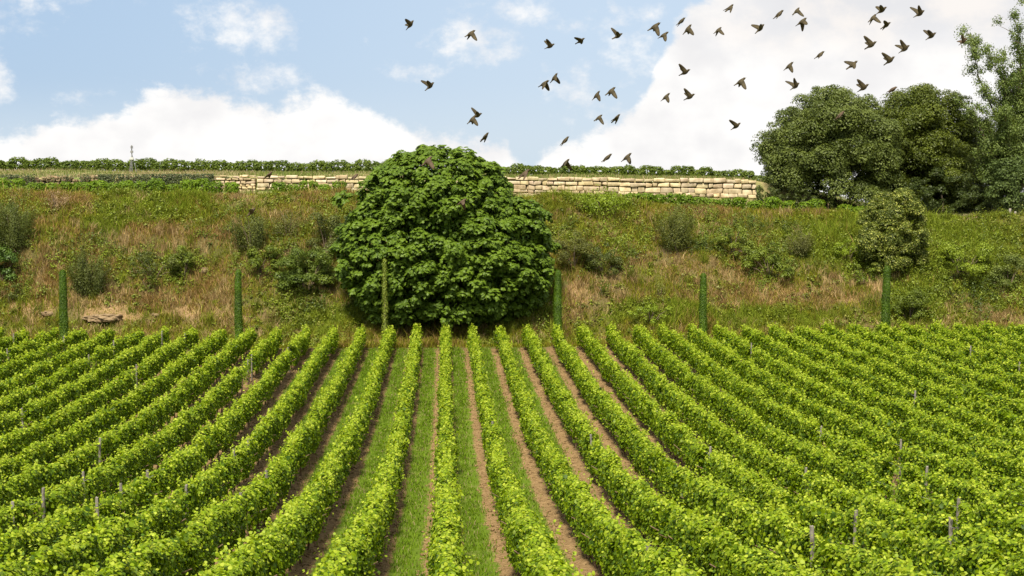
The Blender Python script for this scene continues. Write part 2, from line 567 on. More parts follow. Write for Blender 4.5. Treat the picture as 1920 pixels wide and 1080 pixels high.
# tops of the posts that show between the vines, in photo pixels
POSTS = [(50, 629), (106, 634), (40, 656), (4, 673), (135, 669), (193, 643), (299, 621), (354, 626), (235, 688), (453, 667), (484, 672), (8, 767),
         (185, 821), (239, 884), (194, 892), (24, 928), (71, 945), (260, 914), (209, 933), (373, 913), (410, 932), (513, 885), (467, 821), (400, 848),
         (570, 654), (920, 794), (1073, 820), (1144, 1030), (1404, 646), (1702, 735), (1524, 799), (1663, 828), (1689, 885), (1715, 938), (1671, 971),
         (1807, 971), (1472, 883), (1809, 650), (1901, 680), (1291, 843), (1602, 1001), (1816, 932)]
post_rows = {}
for (px, py) in POSTS:
    p = ground_at(px, py, 1.24, 14.0, 79.0)
    i = int(round(p.x / PITCHROW))
    post_rows.setdefault(i, []).append(p.y)
for i in post_rows:
    ys = sorted(post_rows[i])
    keep = []
    for q in ys:
        if not keep or q - keep[-1] > 0.8:
            keep.append(q)
    post_rows[i] = keep
# places where a stretch of foliage is thin or missing: (photo x, y at the row's top, length in metres, depth)
GAPS = [(1690, 900, 1.5, 0.93), (1700, 930, 1.0, 0.85), (480, 690, 1.2, .9), (1672, 862, 1.5, 0.93), (1855, 905, 2.2, 0.7), (1890, 940, 1.6, 0.75), (449, 680, 1.5, 0.9), (110, 650, 1.4, 0.7), (95, 940, 1.0, 0.85), (225, 945, 1.0, 0.8),
        (200, 665, 1.2, 0.8), (250, 690, 1.0, 0.7), (445, 870, 0.9, 0.7), (10, 930, 1.0, 0.8), (400, 930, 0.8, 0.6), (60, 700, 1.0, 0.6)]
gap_rows = {}
for (px, py, ln, dp) in GAPS:
    p = ground_at(px, py, 1.2, 14.0, 79.0)
    gap_rows.setdefault(int(round(p.x / PITCHROW)), []).append((p.y, ln / 2, dp))

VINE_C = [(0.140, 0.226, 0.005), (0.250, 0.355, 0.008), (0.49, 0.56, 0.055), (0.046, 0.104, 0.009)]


def vine_colours(n, young_lit, rng, old_shaded):  # the two shares mix leaf age with painted light and shade
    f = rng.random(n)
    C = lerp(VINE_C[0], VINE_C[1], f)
    k = rng.random(n) < young_lit
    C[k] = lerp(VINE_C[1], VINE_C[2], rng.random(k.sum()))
    k = rng.random(n) < old_shaded
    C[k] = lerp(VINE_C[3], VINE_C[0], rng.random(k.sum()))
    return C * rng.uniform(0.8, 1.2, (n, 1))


def stem_mesh(rng):
    x, y = rng.normal(0, .03, 2)
    pts_ = [(0, 0, -0.05), (x, y, .15), (x * .3, y * 1.6, .32), (x * -.5, y, .5), (x - .05, y + .02, .72)]
    o = tubes('vine_trunk', [(pts_, [.032, .026, .022, .022, .012]), ([pts_[3], (x + .08, y + .3, .66)], [.018, .01]), ([pts_[3], (x - .05, y - .3, .64)], [.018, .01])], M_VINEWOOD)
    me = o.data
    bpy.data.objects.remove(o)
    return me


STEMS = [stem_mesh(np.random.default_rng(900 + k)) for k in range(5)]


def vine_row(i):
    rng = np.random.default_rng(100 + i)
    x0 = i * PITCHROW
    tanr, tanl = 0.45, 0.355
    ystart = max(14.0, (x0 / tanr if i > 0 else -x0 / tanl) - 4.0)
    yend = FIELD_END + rng.uniform(-0.3, 0.3)
    if ystart > yend - 2:
        return
    side = 'right' if i > 0 else 'left'
    if i == 0:
        lab = 'middle vine row of the field, running straight up to the round fig tree'
    else:
        lab = f'leafy vine row, {ORD[abs(i)]} to the {side} of the row running straight at the fig tree'
    root = empty('vine_row', (x0, yend, float(terrain(x0, yend))), lab, 'vine row', 'rows of vines in the field')
    wid, top, low = wobble(rng, 90, 0.55), wobble(rng, 90, 0.8), wobble(rng, 90, 0.6)
    lump, cx = wobble(rng, 200, 0.28), wobble(rng, 90, 1.6)
    gaps = gap_rows.get(i, []) + [(q - .10, 0.34 if q < 34 else 0.48, 0.93) for q in post_rows.get(i, [])]
    # sampling density follows the distance: leaves are real-sized near, a little larger far off
    ys = []
    for a in np.arange(ystart, yend, 2.0):
        dens = np.interp(a, [18, 30, 45, 77], [1900, 1450, 980, 680])
        ys.append(rng.uniform(a, min(a + 2.0, yend), int(dens * (min(a + 2.0, yend) - a))))
    y = np.concatenate(ys)
    # ragged density along the row
    thin = 0.14 + 0.16 * wid(y + 31) + 0.10 * lump(y + 41)
    y = y[rng.random(len(y)) > np.clip(thin, 0, .75)]
    for (gq, gh, gd) in gaps:
        inside = np.abs(y - gq) < gh
        y = y[~(inside & (rng.random(len(y)) < gd))]
    n = len(y)
    hw = 0.185 + 0.032 * wid(y) + 0.04 * lump(y)
    ht = 1.25 + 0.08 * top(y) + 0.06 * lump(y + 17)
    lo = 0.40 + 0.10 * low(y)
    # position on the outline: sides and a rounded top
    s = rng.random(n)
    sidep = np.where(s < 0.37, -1.0, np.where(s < 0.74, 1.0, 0.0))
    q = rng.random(n)
    ang = rng.uniform(0.0, math.pi, n)
    istop = sidep == 0
    rt = 0.19
    zz = np.where(istop, ht - rt + rt * np.sin(ang), lo + (ht - rt * 0.6 - lo) * q)
    xx = np.where(istop, hw * np.cos(ang) * 0.95, sidep * hw * (0.80 + 0.25 * np.sin(np.clip(q, 0, 1) * math.pi)))
    inset = rng.exponential(0.04, n)
    shoot = rng.random(n) < 0.08
    out = np.where(shoot, rng.uniform(0.02, 0.13, n), -inset)
    nxx = np.where(istop, np.cos(ang), sidep)
    nzz = np.where(istop, np.sin(ang) + 0.2, 0.15)
    xx = xx + nxx * out
    zz = zz + nzz * out * 1.1
    P = np.stack([x0 + xx + 0.04 * cx(y), y, terrain(x0, y, False) + zz], 1)
    N = np.stack([nxx * 0.9, np.zeros(n) - 0.12, nzz * 0.9 + np.where(istop, 0.5, 0.22)], 1) + rng.normal(0, 0.5, (n, 3))
    sz = np.interp(y, [18, 40, 77], [0.063, 0.073, 0.092]) * rng.uniform(0.6, 1.3, n)
    sz = np.where(shoot, sz * 0.7, sz)
    C = vine_colours(n, np.where(istop, 0.42, np.where(shoot, .30, 0.08)), rng, np.where(istop, 0.10, 0.42))  # paler tops, darker sides: leaf age plus light and shade put into colour
    # upright shoots standing out of the top
    ns = int((yend - ystart) * 4.5)
    sy = rng.uniform(ystart, yend, ns)
    for (gq, gh, gd) in gaps:
        sy = sy[np.abs(sy - gq) > gh]
    ns = len(sy)
    sx, sh = rng.normal(0, .12, ns), rng.uniform(.05, .24, ns)
    st_, kl = np.linspace(.15, 1.0, 5), 5
    sl = rng.normal(0, .22, (ns, 2)) * sh[:, None]
    szv = 1.22 + 0.08 * top(sy)
    Ps = np.stack([x0 + sx[:, None] + 0.04 * cx(sy)[:, None] + sl[:, :1] * st_ + rng.normal(0, .02, (ns, kl)),
                   sy[:, None] + sl[:, 1:] * st_ + rng.normal(0, .02, (ns, kl)),
                   (terrain(x0, sy, False) + szv)[:, None] + sh[:, None] * st_], -1).reshape(-1, 3)
    Ns = rng.normal(0, .6, (ns * kl, 3)) + np.array([0, -.3, .6])
    P, N = np.concatenate([P, Ps]), np.concatenate([N, Ns])
    sz = np.concatenate([sz, np.interp(Ps[:, 1], [18, 40, 77], [.055, .062, .075]) * rng.uniform(.7, 1.2, ns * kl)])
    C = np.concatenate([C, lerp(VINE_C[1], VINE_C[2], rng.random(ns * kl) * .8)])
    # inner leaves, so that the row is closed
    ni = int((yend - ystart) * 130)
    yi = rng.uniform(ystart, yend, ni)
    for (gq, gh, gd) in gaps:
        yi = yi[~((np.abs(yi - gq) < gh * 1.1) & (rng.random(len(yi)) < min(1, gd * 1.15)))]
    ni = len(yi)
    Pi = np.stack([x0 + np.clip(rng.normal(0, 0.08, ni), -.14, .14), yi, terrain(x0, yi, False) + rng.uniform(0.42, 1.18, ni)], 1)
    Ni = rng.normal(0, 1, (ni, 3)) * np.array([1.0, 0.5, 0.5])
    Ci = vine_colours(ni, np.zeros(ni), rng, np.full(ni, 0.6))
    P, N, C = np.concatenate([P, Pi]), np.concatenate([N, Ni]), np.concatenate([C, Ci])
    sz = np.concatenate([sz, np.full(ni, 0.13)])
    P = P - np.array(root.location)
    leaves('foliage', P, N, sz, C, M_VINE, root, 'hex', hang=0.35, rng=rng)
    # stems show under the rows near the middle and wherever a gap opens
    if -13 <= i <= 7:
        st = np.arange(max(ystart, 18), yend, 1.05) + rng.uniform(-.15, .15)
    else:
        st = np.array([q + dlt for (q, gh, gd) in gap_rows.get(i, []) for dlt in (-.4, .35)])
    for k, q in enumerate(st[:95]):
        o = link('vine_trunk', STEMS[(k * 3 + i) % 5], None, root, (rng.normal(0, .03), q - yend, float(terrain(x0, q)) - root.location.z))
        o.rotation_euler = (0, 0, rng.uniform(0, 6.28))
    # two trellis wires
    wy = np.arange(ystart, yend + 0.5, 2.0)
    for h in (0.62, 1.12):
        tubes('trellis_wire', [([Vector((x0, q, float(terrain(x0, q, False)) + h)) - root.location for q in wy], [0.004] * len(wy))], M_WIRE, root, 4)
    return root


for i in range(-25, 32):
    if i < 0 and -i * PITCHROW / 0.335 > FIELD_END - 1:
        continue
    if i > 0 and i * PITCHROW / 0.425 > FIELD_END - 1:
        continue
    vine_row(i)

# posts
bm = bmesh.new()
bmesh.ops.create_cone(bm, cap_ends=True, segments=7, radius1=0.040, radius2=0.034, depth=1.62)
bmesh.ops.translate(bm, verts=bm.verts, vec=(0, 0, 0.43))
for v_ in bm.verts:
    v_.co += Vector((random.uniform(-.006, .006), random.uniform(-.006, .006), random.uniform(-.012, .012)))
bmesh.ops.subdivide_edges(bm, edges=[e for e in bm.edges if abs(e.verts[0].co.z - e.verts[1].co.z) > 1], cuts=3)
pm = bpy.data.meshes.new('post')
bm.to_mesh(pm)
bm.free()
pm.materials.append(M_POST)
for i, ys in sorted(post_rows.items()):
    where = 'in the middle vine row' if i == 0 else f"in the {ORD[abs(i)]} vine row {'right' if i > 0 else 'left'} of centre"
    for k, q in enumerate(sorted(ys, reverse=True)):
        x0 = i * PITCHROW
        if len(ys) == 1:
            lab = f'only weathered grey post showing {where}'
        else:
            lab = f'weathered grey post showing {ORD[k + 1]} from the bank {where}'
        o = link('vineyard_post', pm, None, None, (x0 + random.uniform(-.03, .03), q, float(terrain(x0, q))))
        o.rotation_euler = (random.uniform(-.04, .04), random.uniform(-.05, .05), random.uniform(0, 6))
        o.scale = (1, 1, random.uniform(0.96, 1.05))
        tag(o, lab, 'post', 'wooden posts in the vine rows')

# ------------------------------------------------------------------ grass lanes and clods between the rows
NGR = 230000
rng = np.random.default_rng(3)
lane = rng.integers(-9, 8, NGR)
gy_ = 20 + (FIELD_END - 19.5 + rng.normal(0, .6, NGR)) * rng.random(NGR) ** 0.9
off = np.clip(rng.normal(0, 0.17, NGR), -.5, .5)
gx_ = (lane + 0.46) * PITCHROW + off + 0.08 * NZ(lane * 3.0, gy_, 2.0, 2)
keep = rng.random(NGR) < np.clip(.8 + .25 * NP(gx_ * 1.7 + gy_ * .3, gy_ * .8 - gx_, .9, 3), .25, 1)
gx_, gy_ = gx_[keep], gy_[keep]
n = len(gx_)
P = np.stack([gx_, gy_, terrain(gx_, gy_) - 0.01], 1)
f = rng.random(n)
C = lerp((0.085, 0.155, 0.007), (0.19, 0.30, 0.014), f)
dry = rng.random(n) < 0.12
C[dry] = lerp((0.26, 0.22, 0.10), (0.36, 0.30, 0.15), rng.random(dry.sum()))
tag(blades('grass', P, rng.uniform(.04, .13, n), rng.uniform(.012, .03, n) * np.interp(gy_, [20, 77], [0.8, 1.5]), rng.uniform(0, .9, n), C, M_GRASS, rng=rng),
    'short green grass in the lanes between the vine rows', 'grass', kind='stuff')

n = 42000
lane = rng.integers(-9, 9, n)
off = np.where(rng.random(n) < .5, rng.uniform(0.62, 0.95, n), rng.uniform(0.02, 0.25, n))
cy_ = rng.uniform(20, FIELD_END, n)
cx_ = (lane + off) * PITCHROW
r_ = (.010 + .045 * rng.random(n) ** 2.2) * np.interp(cy_, [20, 77], [0.8, 1.3])
OCT = np.array([(1, 0, 0), (0, 1, 0), (-1, 0, 0), (0, -1, 0), (0, 0, .7), (0, 0, -.7)])
OF = np.array([(0, 1, 4), (1, 2, 4), (2, 3, 4), (3, 0, 4), (1, 0, 5), (2, 1, 5), (3, 2, 5), (0, 3, 5)])
V = np.stack([cx_, cy_, terrain(cx_, cy_) + r_ * .2], 1)[:, None] + r_[:, None, None] * (OCT[None] * rng.uniform(.6, 1.4, (n, 6, 1)) + rng.normal(0, .2, (n, 6, 3)))
tag(link('soil_clod_litter', np_mesh('soil_clod_litter', V.reshape(-1, 3), (np.arange(n)[:, None, None] * 6 + OF[None]).reshape(-1, 3), 3), M_CLOD),
    'loose brown clods of tilled soil beside the vine rows', 'soil', kind='stuff')


# ------------------------------------------------------------------ bank vegetation
def scatter(n, rng, ya, yb):
    y = rng.uniform(ya, yb, n)
    x = rng.uniform(-0.385, 0.48, n) * y
    return x, y


rng = np.random.default_rng(21)
x, y = scatter(800000, rng, 78.0, 93.0)
z = terrain(x, y)
P = np.stack([x, y, z - 0.03], 1)
px, py = project(P)
px = px + 25 * NP(x, y, 1.5, 2)
py = py + 9 * NP(x + 40, y, 1.5, 2)
br, ba, lu = inpatch(px, py, BROWN), inpatch(px, py, BARE), inpatch(px, py, LUSH)
nb = NP(x, y, 2.4, 3)
patchy = np.clip(0.75 + 0.4 * NP(x + 9, y + 4, 0.8, 2), 0.2, 1)
keep = rng.random(len(x)) < np.clip(patchy * (1 - 0.70 * ba) + 0.25 * lu, 0, 1)
x, y, P, br, ba, lu, nb = [a[keep] for a in (x, y, P, br, ba, lu, nb)]
n = len(x)
pd = np.clip(0.20 + 0.17 * nb + 0.54 * br - 0.6 * lu, 0.03, 0.97)
isdry = rng.random(n) < pd
C = lerp((0.13, 0.142, 0.009), (0.30, 0.305, 0.022), rng.random(n))
lk = rng.random(n) < lu
C[lk] = lerp((0.13, 0.185, 0.012), (0.26, 0.32, 0.028), rng.random(lk.sum()))
C[isdry] = lerp((0.20, 0.118, 0.036), (0.53, 0.365, 0.145), rng.random(isdry.sum()) ** 1.9)
H = rng.uniform(.10, .42, n) * (0.92 + 0.5 * lu + 0.2 * br) * np.clip(1 + 0.35 * nb, .4, 1.8)
tall = rng.random(n) < 0.03
H[tall] *= rng.uniform(1.5, 2.4, tall.sum())
# tussocks: taller clumps of blades from one root
tx_, ty2 = scatter(2600, rng, 79.2, 92.2)
tpx, tpy = project(np.stack([tx_, ty2, terrain(tx_, ty2)], 1))
tb, tl = inpatch(tpx, tpy, BROWN), inpatch(tpx, tpy, LUSH)
nt, kb = len(tx_), 46
spread = rng.uniform(.08, .26, nt)
bx = (tx_[:, None] + rng.normal(0, 1, (nt, kb)) * spread[:, None]).ravel()
by_ = (ty2[:, None] + rng.normal(0, 1, (nt, kb)) * spread[:, None]).ravel()
tdry = rng.random(nt) < np.clip(.35 + .5 * tb - .4 * tl, .05, .95)
tc = np.where(tdry[:, None], lerp((.24, .155, .065), (.52, .39, .19), rng.random(nt)), lerp((.10, .125, .012), (.25, .29, .028), rng.random(nt)))
P = np.concatenate([P, np.stack([bx, by_, terrain(bx, by_) - .03], 1)])
H = np.concatenate([H, np.repeat(rng.uniform(.28, .75, nt), kb) * rng.uniform(.5, 1.1, nt * kb)])
C = np.concatenate([C, np.repeat(tc, kb, 0) * rng.uniform(.75, 1.2, (nt * kb, 1))])
n = len(P)
bank_grass = blades('bank_grass', P, H, rng.uniform(.016, .045, n), rng.uniform(.1, .8, n), C * rng.uniform(.75, 1.2, (n, 1)), M_GRASS, rng=rng)
tag(bank_grass, 'mixed dry and green wild grass covering the bank', 'grass', kind='stuff')

# broad-leaved weeds through the grass
x, y = scatter(11000, rng, 78.6, 92.5)
P = np.stack([x, y, terrain(x, y)], 1)
px, py = project(P)
br, ba, lu = inpatch(px, py, BROWN), inpatch(px, py, BARE), inpatch(px, py, LUSH)
pw = np.clip(0.42 + 0.35 * NP(x + 70, y, 1.6, 2) + 0.5 * lu - 0.3 * br - 0.5 * ba, 0, 1)
keep = rng.random(len(x)) < pw
P, lu = P[keep], lu[keep]
n, kk = len(P), 26
hh = rng.uniform(.15, .6, n) * (0.8 + .5 * lu)
rr_ = rng.uniform(.10, .30, n)
Q = rng.normal(0, .5, (n, kk, 3)) * np.stack([rr_, rr_, hh * .45], 1)[:, None]
Q[:, :, 2] = np.abs(Q[:, :, 2]) + rng.uniform(0, 1, (n, kk)) * hh[:, None] * .7
Pw = (P[:, None] + Q).reshape(-1, 3)
Nw = (Q * np.array([1, 1, .3]) + np.array([0, 0, .25])).reshape(-1, 3) + rng.normal(0, .12, (n * kk, 3))
base = lerp((0.09, 0.125, 0.012), (0.23, 0.28, 0.024), rng.random(n))
yel = rng.random(n) < 0.15
base[yel] = lerp((0.17, 0.19, 0.04), (0.24, 0.25, 0.05), rng.random(yel.sum()))
Cw = np.repeat(base, kk, 0) * rng.uniform(.75, 1.25, (n * kk, 1))
tag(leaves('weeds', Pw, Nw, rng.uniform(.07, .17, n * kk), Cw, M_LEAF, None, 'dia', 0.1, rng=rng), 'low leafy weeds growing through the bank grass', 'weeds', kind='stuff')

# rank dark undergrowth that runs together in the hollows of the bank
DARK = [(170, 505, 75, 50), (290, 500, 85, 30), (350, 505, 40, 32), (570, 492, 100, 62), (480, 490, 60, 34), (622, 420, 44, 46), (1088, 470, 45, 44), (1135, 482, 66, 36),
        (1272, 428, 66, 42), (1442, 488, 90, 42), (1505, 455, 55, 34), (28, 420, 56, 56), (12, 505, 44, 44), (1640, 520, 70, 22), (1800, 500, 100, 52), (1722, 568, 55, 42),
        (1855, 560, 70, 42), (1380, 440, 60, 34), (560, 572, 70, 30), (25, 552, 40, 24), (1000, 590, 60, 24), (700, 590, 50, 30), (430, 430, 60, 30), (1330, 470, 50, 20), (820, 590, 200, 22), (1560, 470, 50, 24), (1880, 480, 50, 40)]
rng = np.random.default_rng(31)
x, y = scatter(30000, rng, 78.8, 92.3)
P = np.stack([x, y, terrain(x, y)], 1)
px, py = project(P)
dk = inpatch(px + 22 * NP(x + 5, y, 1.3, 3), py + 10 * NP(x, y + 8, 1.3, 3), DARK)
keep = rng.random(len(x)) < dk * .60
P, px = P[keep], px[keep]
n, kk = len(P), 20
hh = rng.uniform(.2, .75, n) * np.clip(1 + .4 * NP(P[:, 0], P[:, 1], 1.0, 2), .4, 1.6)
Q = rng.normal(0, .5, (n, kk, 3)) * np.stack([.22 + 0 * hh, .22 + 0 * hh, hh * .3], 1)[:, None]
Q[:, :, 2] += rng.uniform(0, 1, (n, kk)) * hh[:, None]
Pw = (P[:, None] + Q).reshape(-1, 3)
Nw = (Q * np.array([1, 1, .2]) + np.array([0, -.1, .3])).reshape(-1, 3) + rng.normal(0, .18, (n * kk, 3))
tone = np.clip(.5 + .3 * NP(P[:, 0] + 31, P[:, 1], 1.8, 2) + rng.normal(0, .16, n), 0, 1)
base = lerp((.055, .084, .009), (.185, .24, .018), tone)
Cw = np.repeat(base, kk, 0) * rng.uniform(.7, 1.3, (n * kk, 1))
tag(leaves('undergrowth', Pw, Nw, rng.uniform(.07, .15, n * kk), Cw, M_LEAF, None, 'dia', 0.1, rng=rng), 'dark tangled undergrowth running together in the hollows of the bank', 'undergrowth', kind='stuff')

# rough grass on the terrace and above the wall
x, y = scatter(70000, rng, 91.6, 113.5)
keep = ~((y > 96.6) & (y < 97.5) & (x > -13.2) & (x < 22))
x, y = x[keep], y[keep]
P = np.stack([x, y, terrain(x, y) - 0.03], 1)
n = len(x)
nb = NP(x, y, 3.0, 3)
isdry = rng.random(n) < np.clip(0.35 + .2 * nb + .35 * np.exp(-((x + 19) / 5) ** 2), 0, .9)
C = lerp((0.10, 0.14, 0.03), (0.20, 0.25, 0.05), rng.random(n))
C[isdry] = lerp((0.28, 0.22, 0.12), (0.42, 0.34, 0.20), rng.random(isdry.sum()))
tag(blades('terrace_grass', P, rng.uniform(.08, .32, n), rng.uniform(.02, .05, n), rng.uniform(.1, .7, n), C, M_GRASS, rng=rng),
    'pale rough grass on the terrace and above the stone wall', 'grass', kind='stuff')

# ------------------------------------------------------------------ bushes and trees
def sphere_dirs(n, rng):
    return unit(rng.normal(size=(n, 3)))


def lobed_cloud(rng, lobes, per, shell=(0.72, 1.05), upbias=0.25):
    """leaf positions and facings over the outer side of many lobes: lobes = (centre, radius xyz)"""
    PP, NN, LI = [], [], []
    for k, (c, r) in enumerate(lobes):
        n = max(6, int(per * (r[0] * r[0]) if per > 0 else -per))
        d = sphere_dirs(n, rng)
        d[:, 2] = np.where(d[:, 2] < -0.45, -d[:, 2], d[:, 2])
        rad = rng.uniform(*shell, n)[:, None]
        PP.append(np.array(c) + d * np.array(r) * rad)
        nn = d / np.array(r)
        NN.append(unit(nn) + np.array([0, 0, upbias]) + rng.normal(0, .35, (n, 3)))
        LI.append(np.full(n, k))
    return np.concatenate(PP), np.concatenate(NN), np.concatenate(LI)


def crown_lobes(rng, n, c, r, lr, low=-0.55, jitter=0.12, fill=0.25):
    """lobe centres over an ellipsoid crown"""
    d = sphere_dirs(n * 3, rng)
    d = d[d[:, 2] > low][:n]
    out = []
    for k, q in enumerate(d):
        if q[2] < 0:
            h_ = max(math.hypot(q[0], q[1]), 1e-4)
            q = np.array([q[0] / h_ * h_ ** .35, q[1] / h_ * h_ ** .35, q[2]])
        s = rng.uniform(1 - jitter * 2, 1 + jitter * .4) if rng.random() > fill else rng.uniform(.4, .8)
        cc = np.array(c) + q * np.array(r) * s
        a = lr * rng.uniform(.65, 1.35)
        out.append((cc, (a, a, a * rng.uniform(.65, .9))))
    return out


def bush(name, label, cat, px, py, wpx, hpx, Y=None, leaf=0.09, per=420, cols=((.05, .09, .02), (.12, .19, .03)), tip=None, lobes=14, group=None, depth=0.8, upright=False, width=1.0, mat=None, seed=0):
    """a shrub whose foot is at photo (px, py) and that shows wpx by hpx photo pixels"""
    rng = np.random.default_rng(4000 + seed + int(px) * 7 + int(py))
    p = ground_at(px, py) if Y is None else at(px, py, Y)
    if Y is not None:
        p.z = float(terrain(p.x, p.y))
    k = p.y / F
    wm, hm = wpx * k, hpx * k
    root = empty(name, p, label, cat, group)
    rx, rz = wm / 2, hm / 2
    lr = max(0.16, min(rx, rz) * 0.42)
    lobes = int(lobes * 1.9)
    lr *= .72
    L = crown_lobes(rng, lobes, (0, 0, hm * .40), (max(rx - lr * .6, .05), max(rx * depth - lr * .6, .05), max(hm * .60 - lr * .5, .05)), lr, low=-0.75, jitter=.2, fill=.3)
    P, N, li = lobed_cloud(rng, L, per * 5)
    if upright:
        m_ = len(P)
        ns = max(8, int(lobes * 1.6))
        a = rng.uniform(0, 6.283, ns)
        sp_ = rng.uniform(0, 1, ns) ** .6
        tips = np.stack([np.cos(a) * rx * sp_, np.sin(a) * rx * sp_ * depth, hm * rng.uniform(.7, 1.05, ns) * (1 - .35 * sp_)], 1)
        kx = rng.integers(0, ns, m_)
        tt = rng.uniform(.12, 1, m_)
        P = tips[kx] * tt[:, None] * np.array([1, 1, 1]) + rng.normal(0, 1, (m_, 3)) * (0.05 + .10 * (1 - tt))[:, None] * max(.5, rx)
        P[:, :2] = tips[kx][:, :2] * (0.35 + .65 * tt)[:, None] + (P[:, :2] - tips[kx][:, :2] * tt[:, None])
        N = rng.normal(0, .6, (m_, 3)) + np.array([0, 0, .35]) + np.concatenate([tips[kx][:, :2], np.zeros((m_, 1))], 1)
        li = kx
    sprig = rng.random(len(P)) < .16
    P[sprig] += unit(P[sprig] - np.array([0, 0, hm * .2])) * rng.uniform(.02, .22, (sprig.sum(), 1)) * min(1.0, hm)
    lc = rng.uniform(.0, 1, li.max() + 1)
    f = np.clip(lc[li] * .6 + rng.random(len(P)) * .5, 0, 1)
    C = lerp(cols[0], cols[1], f)
    if tip is not None:
        kq = rng.random(len(P)) < 0.22
        C[kq] = np.array(tip) * rng.uniform(.8, 1.2, (kq.sum(), 1))
    leaves('foliage', P, N, leaf * rng.uniform(.65, 1.3, len(P)), C, mat or M_LEAF, root, 'dia', 0.1, width, rng=rng)
    st = []
    for q in L[: max(4, lobes // 3)]:
        c = Vector(q[0])
        st.append(([Vector((c.x * .1, c.y * .1, -0.1)), c * .5 + Vector((0, 0, .1)), c], [0.03 * (1 + hm * .3), 0.022, 0.008]))
    tubes('stem', st, M_BARK, root, 5)
    return root


DK = ((.045, .062, .012), (.12, .145, .024))
MD = ((.068, .100, .010), (.165, .215, .020))
OL = ((.085, .095, .025), (.18, .185, .045))
BR = ((.12, .18, .010), (.25, .33, .022))
TAN = ((.20, .125, .065), (.40, .29, .16))
G1 = 'shrubs growing on the bank'
BUSHES = [
    ('shrub', 'tall dark feathery shrub cut by the left edge halfway up the bank', 22, 470, 100, 105, .08, 500, DK, (.13, .16, .03), 16, True),
    ('shrub', 'round leafy dark green shrub low at the left edge of the bank', 2, 530, 66, 72, .13, 300, ((.04, .085, .014), (.11, .18, .024)), None, 12, False),
    ('shrub', 'small dark shrub near the foot of the bank at far left', 22, 566, 44, 34, .08, 420, DK, None, 8, False),
    ('shrub', 'dark upright shrub just right of the leftmost cypress column', 170, 552, 92, 92, .08, 460, DK, (.11, .13, .03), 16, True),
    ('shrub', 'low spreading dark shrub right of the brown brush on the left bank', 290, 520, 110, 50, .09, 420, DK, None, 14, False),
    ('shrub', 'little green shrub with pale leaves below the low spreading one on the left', 277, 552, 36, 44, .08, 420, MD, None, 8, False),
    ('shrub', 'green sprawling shrub midway between the first two cypress columns', 345, 520, 54, 60, .10, 380, MD, None, 10, False),
    ('shrub', 'dry tan brush mound on the brow of the left bank', 108, 394, 66, 42, .10, 260, TAN, None, 10, True),
    ('shrub', 'feathery olive shrub above the second cypress column', 472, 468, 78, 78, .08, 520, ((.055, .075, .02), (.13, .15, .035)), (.2, .23, .04), 14, True),
    ('shrub', 'leafy bramble directly below the feathery olive shrub', 490, 510, 70, 56, .12, 300, MD, None, 10, False),
    ('bramble', 'large bramble thicket left of the fig tree', 575, 545, 120, 95, .12, 280, ((.05, .085, .011), (.14, .19, .022)), None, 20, False),
    ('shrub', 'dark shrub tucked against the upper left flank of the fig tree', 614, 475, 70, 85, .09, 420, DK, (.14, .15, .03), 14, False),
    ('shrub', 'pale olive brush on the bank left of the bramble thicket', 540, 440, 90, 50, .08, 420, OL, None, 12, True),
    ('shrub', 'tall clump of fresh green reeds on the brow right of the fig tree', 1130, 400, 130, 48, .16, 260, BR, None, 16, True),
    ('shrub', 'olive brush pressed against the right flank of the fig tree', 1075, 500, 90, 70, .08, 420, ((.065, .075, .014), (.16, .17, .03)), None, 14, False),
    ('bramble', 'dark arching bramble on the bank right of the fig tree', 1132, 512, 88, 58, .09, 440, DK, None, 14, False),
    ('shrub', 'dark feathery shrub on the bank under the right stone wall', 1270, 468, 96, 86, .08, 480, ((.045, .06, .012), (.13, .15, .025)), (.17, .18, .03), 16, True),
    ('shrub', 'yellow-green shrub beside the dark feathery one right of the fig tree', 1372, 478, 76, 60, .10, 380, ((.09, .13, .015), (.22, .27, .03)), None, 12, False),
    ('bramble', 'dense green bramble in the middle of the right bank', 1442, 520, 104, 66, .11, 360, MD, None, 16, False),
    ('shrub', 'olive grey brush above the dense green bramble on the right', 1500, 480, 70, 60, .08, 420, OL, None, 12, True),
    ('shrub', 'bright green shrub left of the round flowering evergreen', 1588, 490, 72, 44, .10, 380, BR, None, 12, False),
    ('shrub', 'small green shrub at the lower left foot of the flowering evergreen', 1622, 530, 52, 40, .10, 380, MD, None, 10, False),
    ('bramble', 'wide bright green bramble right of the flowering evergreen', 1805, 520, 130, 76, .11, 330, ((.11, .16, .010), (.24, .31, .022)), None, 20, False),
    ('shrub', 'leafy green shrub right behind the rightmost cypress column', 1705, 602, 72, 72, .09, 400, MD, None, 14, False),
    ('shrub', 'olive shrub on the bank near the right edge', 1890, 540, 80, 70, .09, 360, ((.075, .105, .018), (.16, .20, .035)), None, 14, False),
    ('shrub', 'small leafy plant above the vines right of the cypress beside the fig', 1130, 556, 26, 44, .10, 420, MD, None, 6, True),
    ('shrub', 'slender pale weed standing on the dry slope right of the fig tree', 1238, 560, 22, 50, .08, 420, ((.15, .18, .04), (.24, .26, .06)), None, 6, True),
    ('shrub', 'wide low green shrub on the bank foot left of the fourth full cypress', 1220, 606, 110, 40, .09, 380, BR, None, 16, False),
]
for k, (nm, lab, px, py, wp, hp, lf, per, cols, tip, lb, upr) in enumerate(BUSHES):
    bush(nm, lab, nm, px, py, wp, hp, None, lf, per, cols, tip, lb, G1, 0.8, upr, 0.8 if upr else 1.0, seed=k)


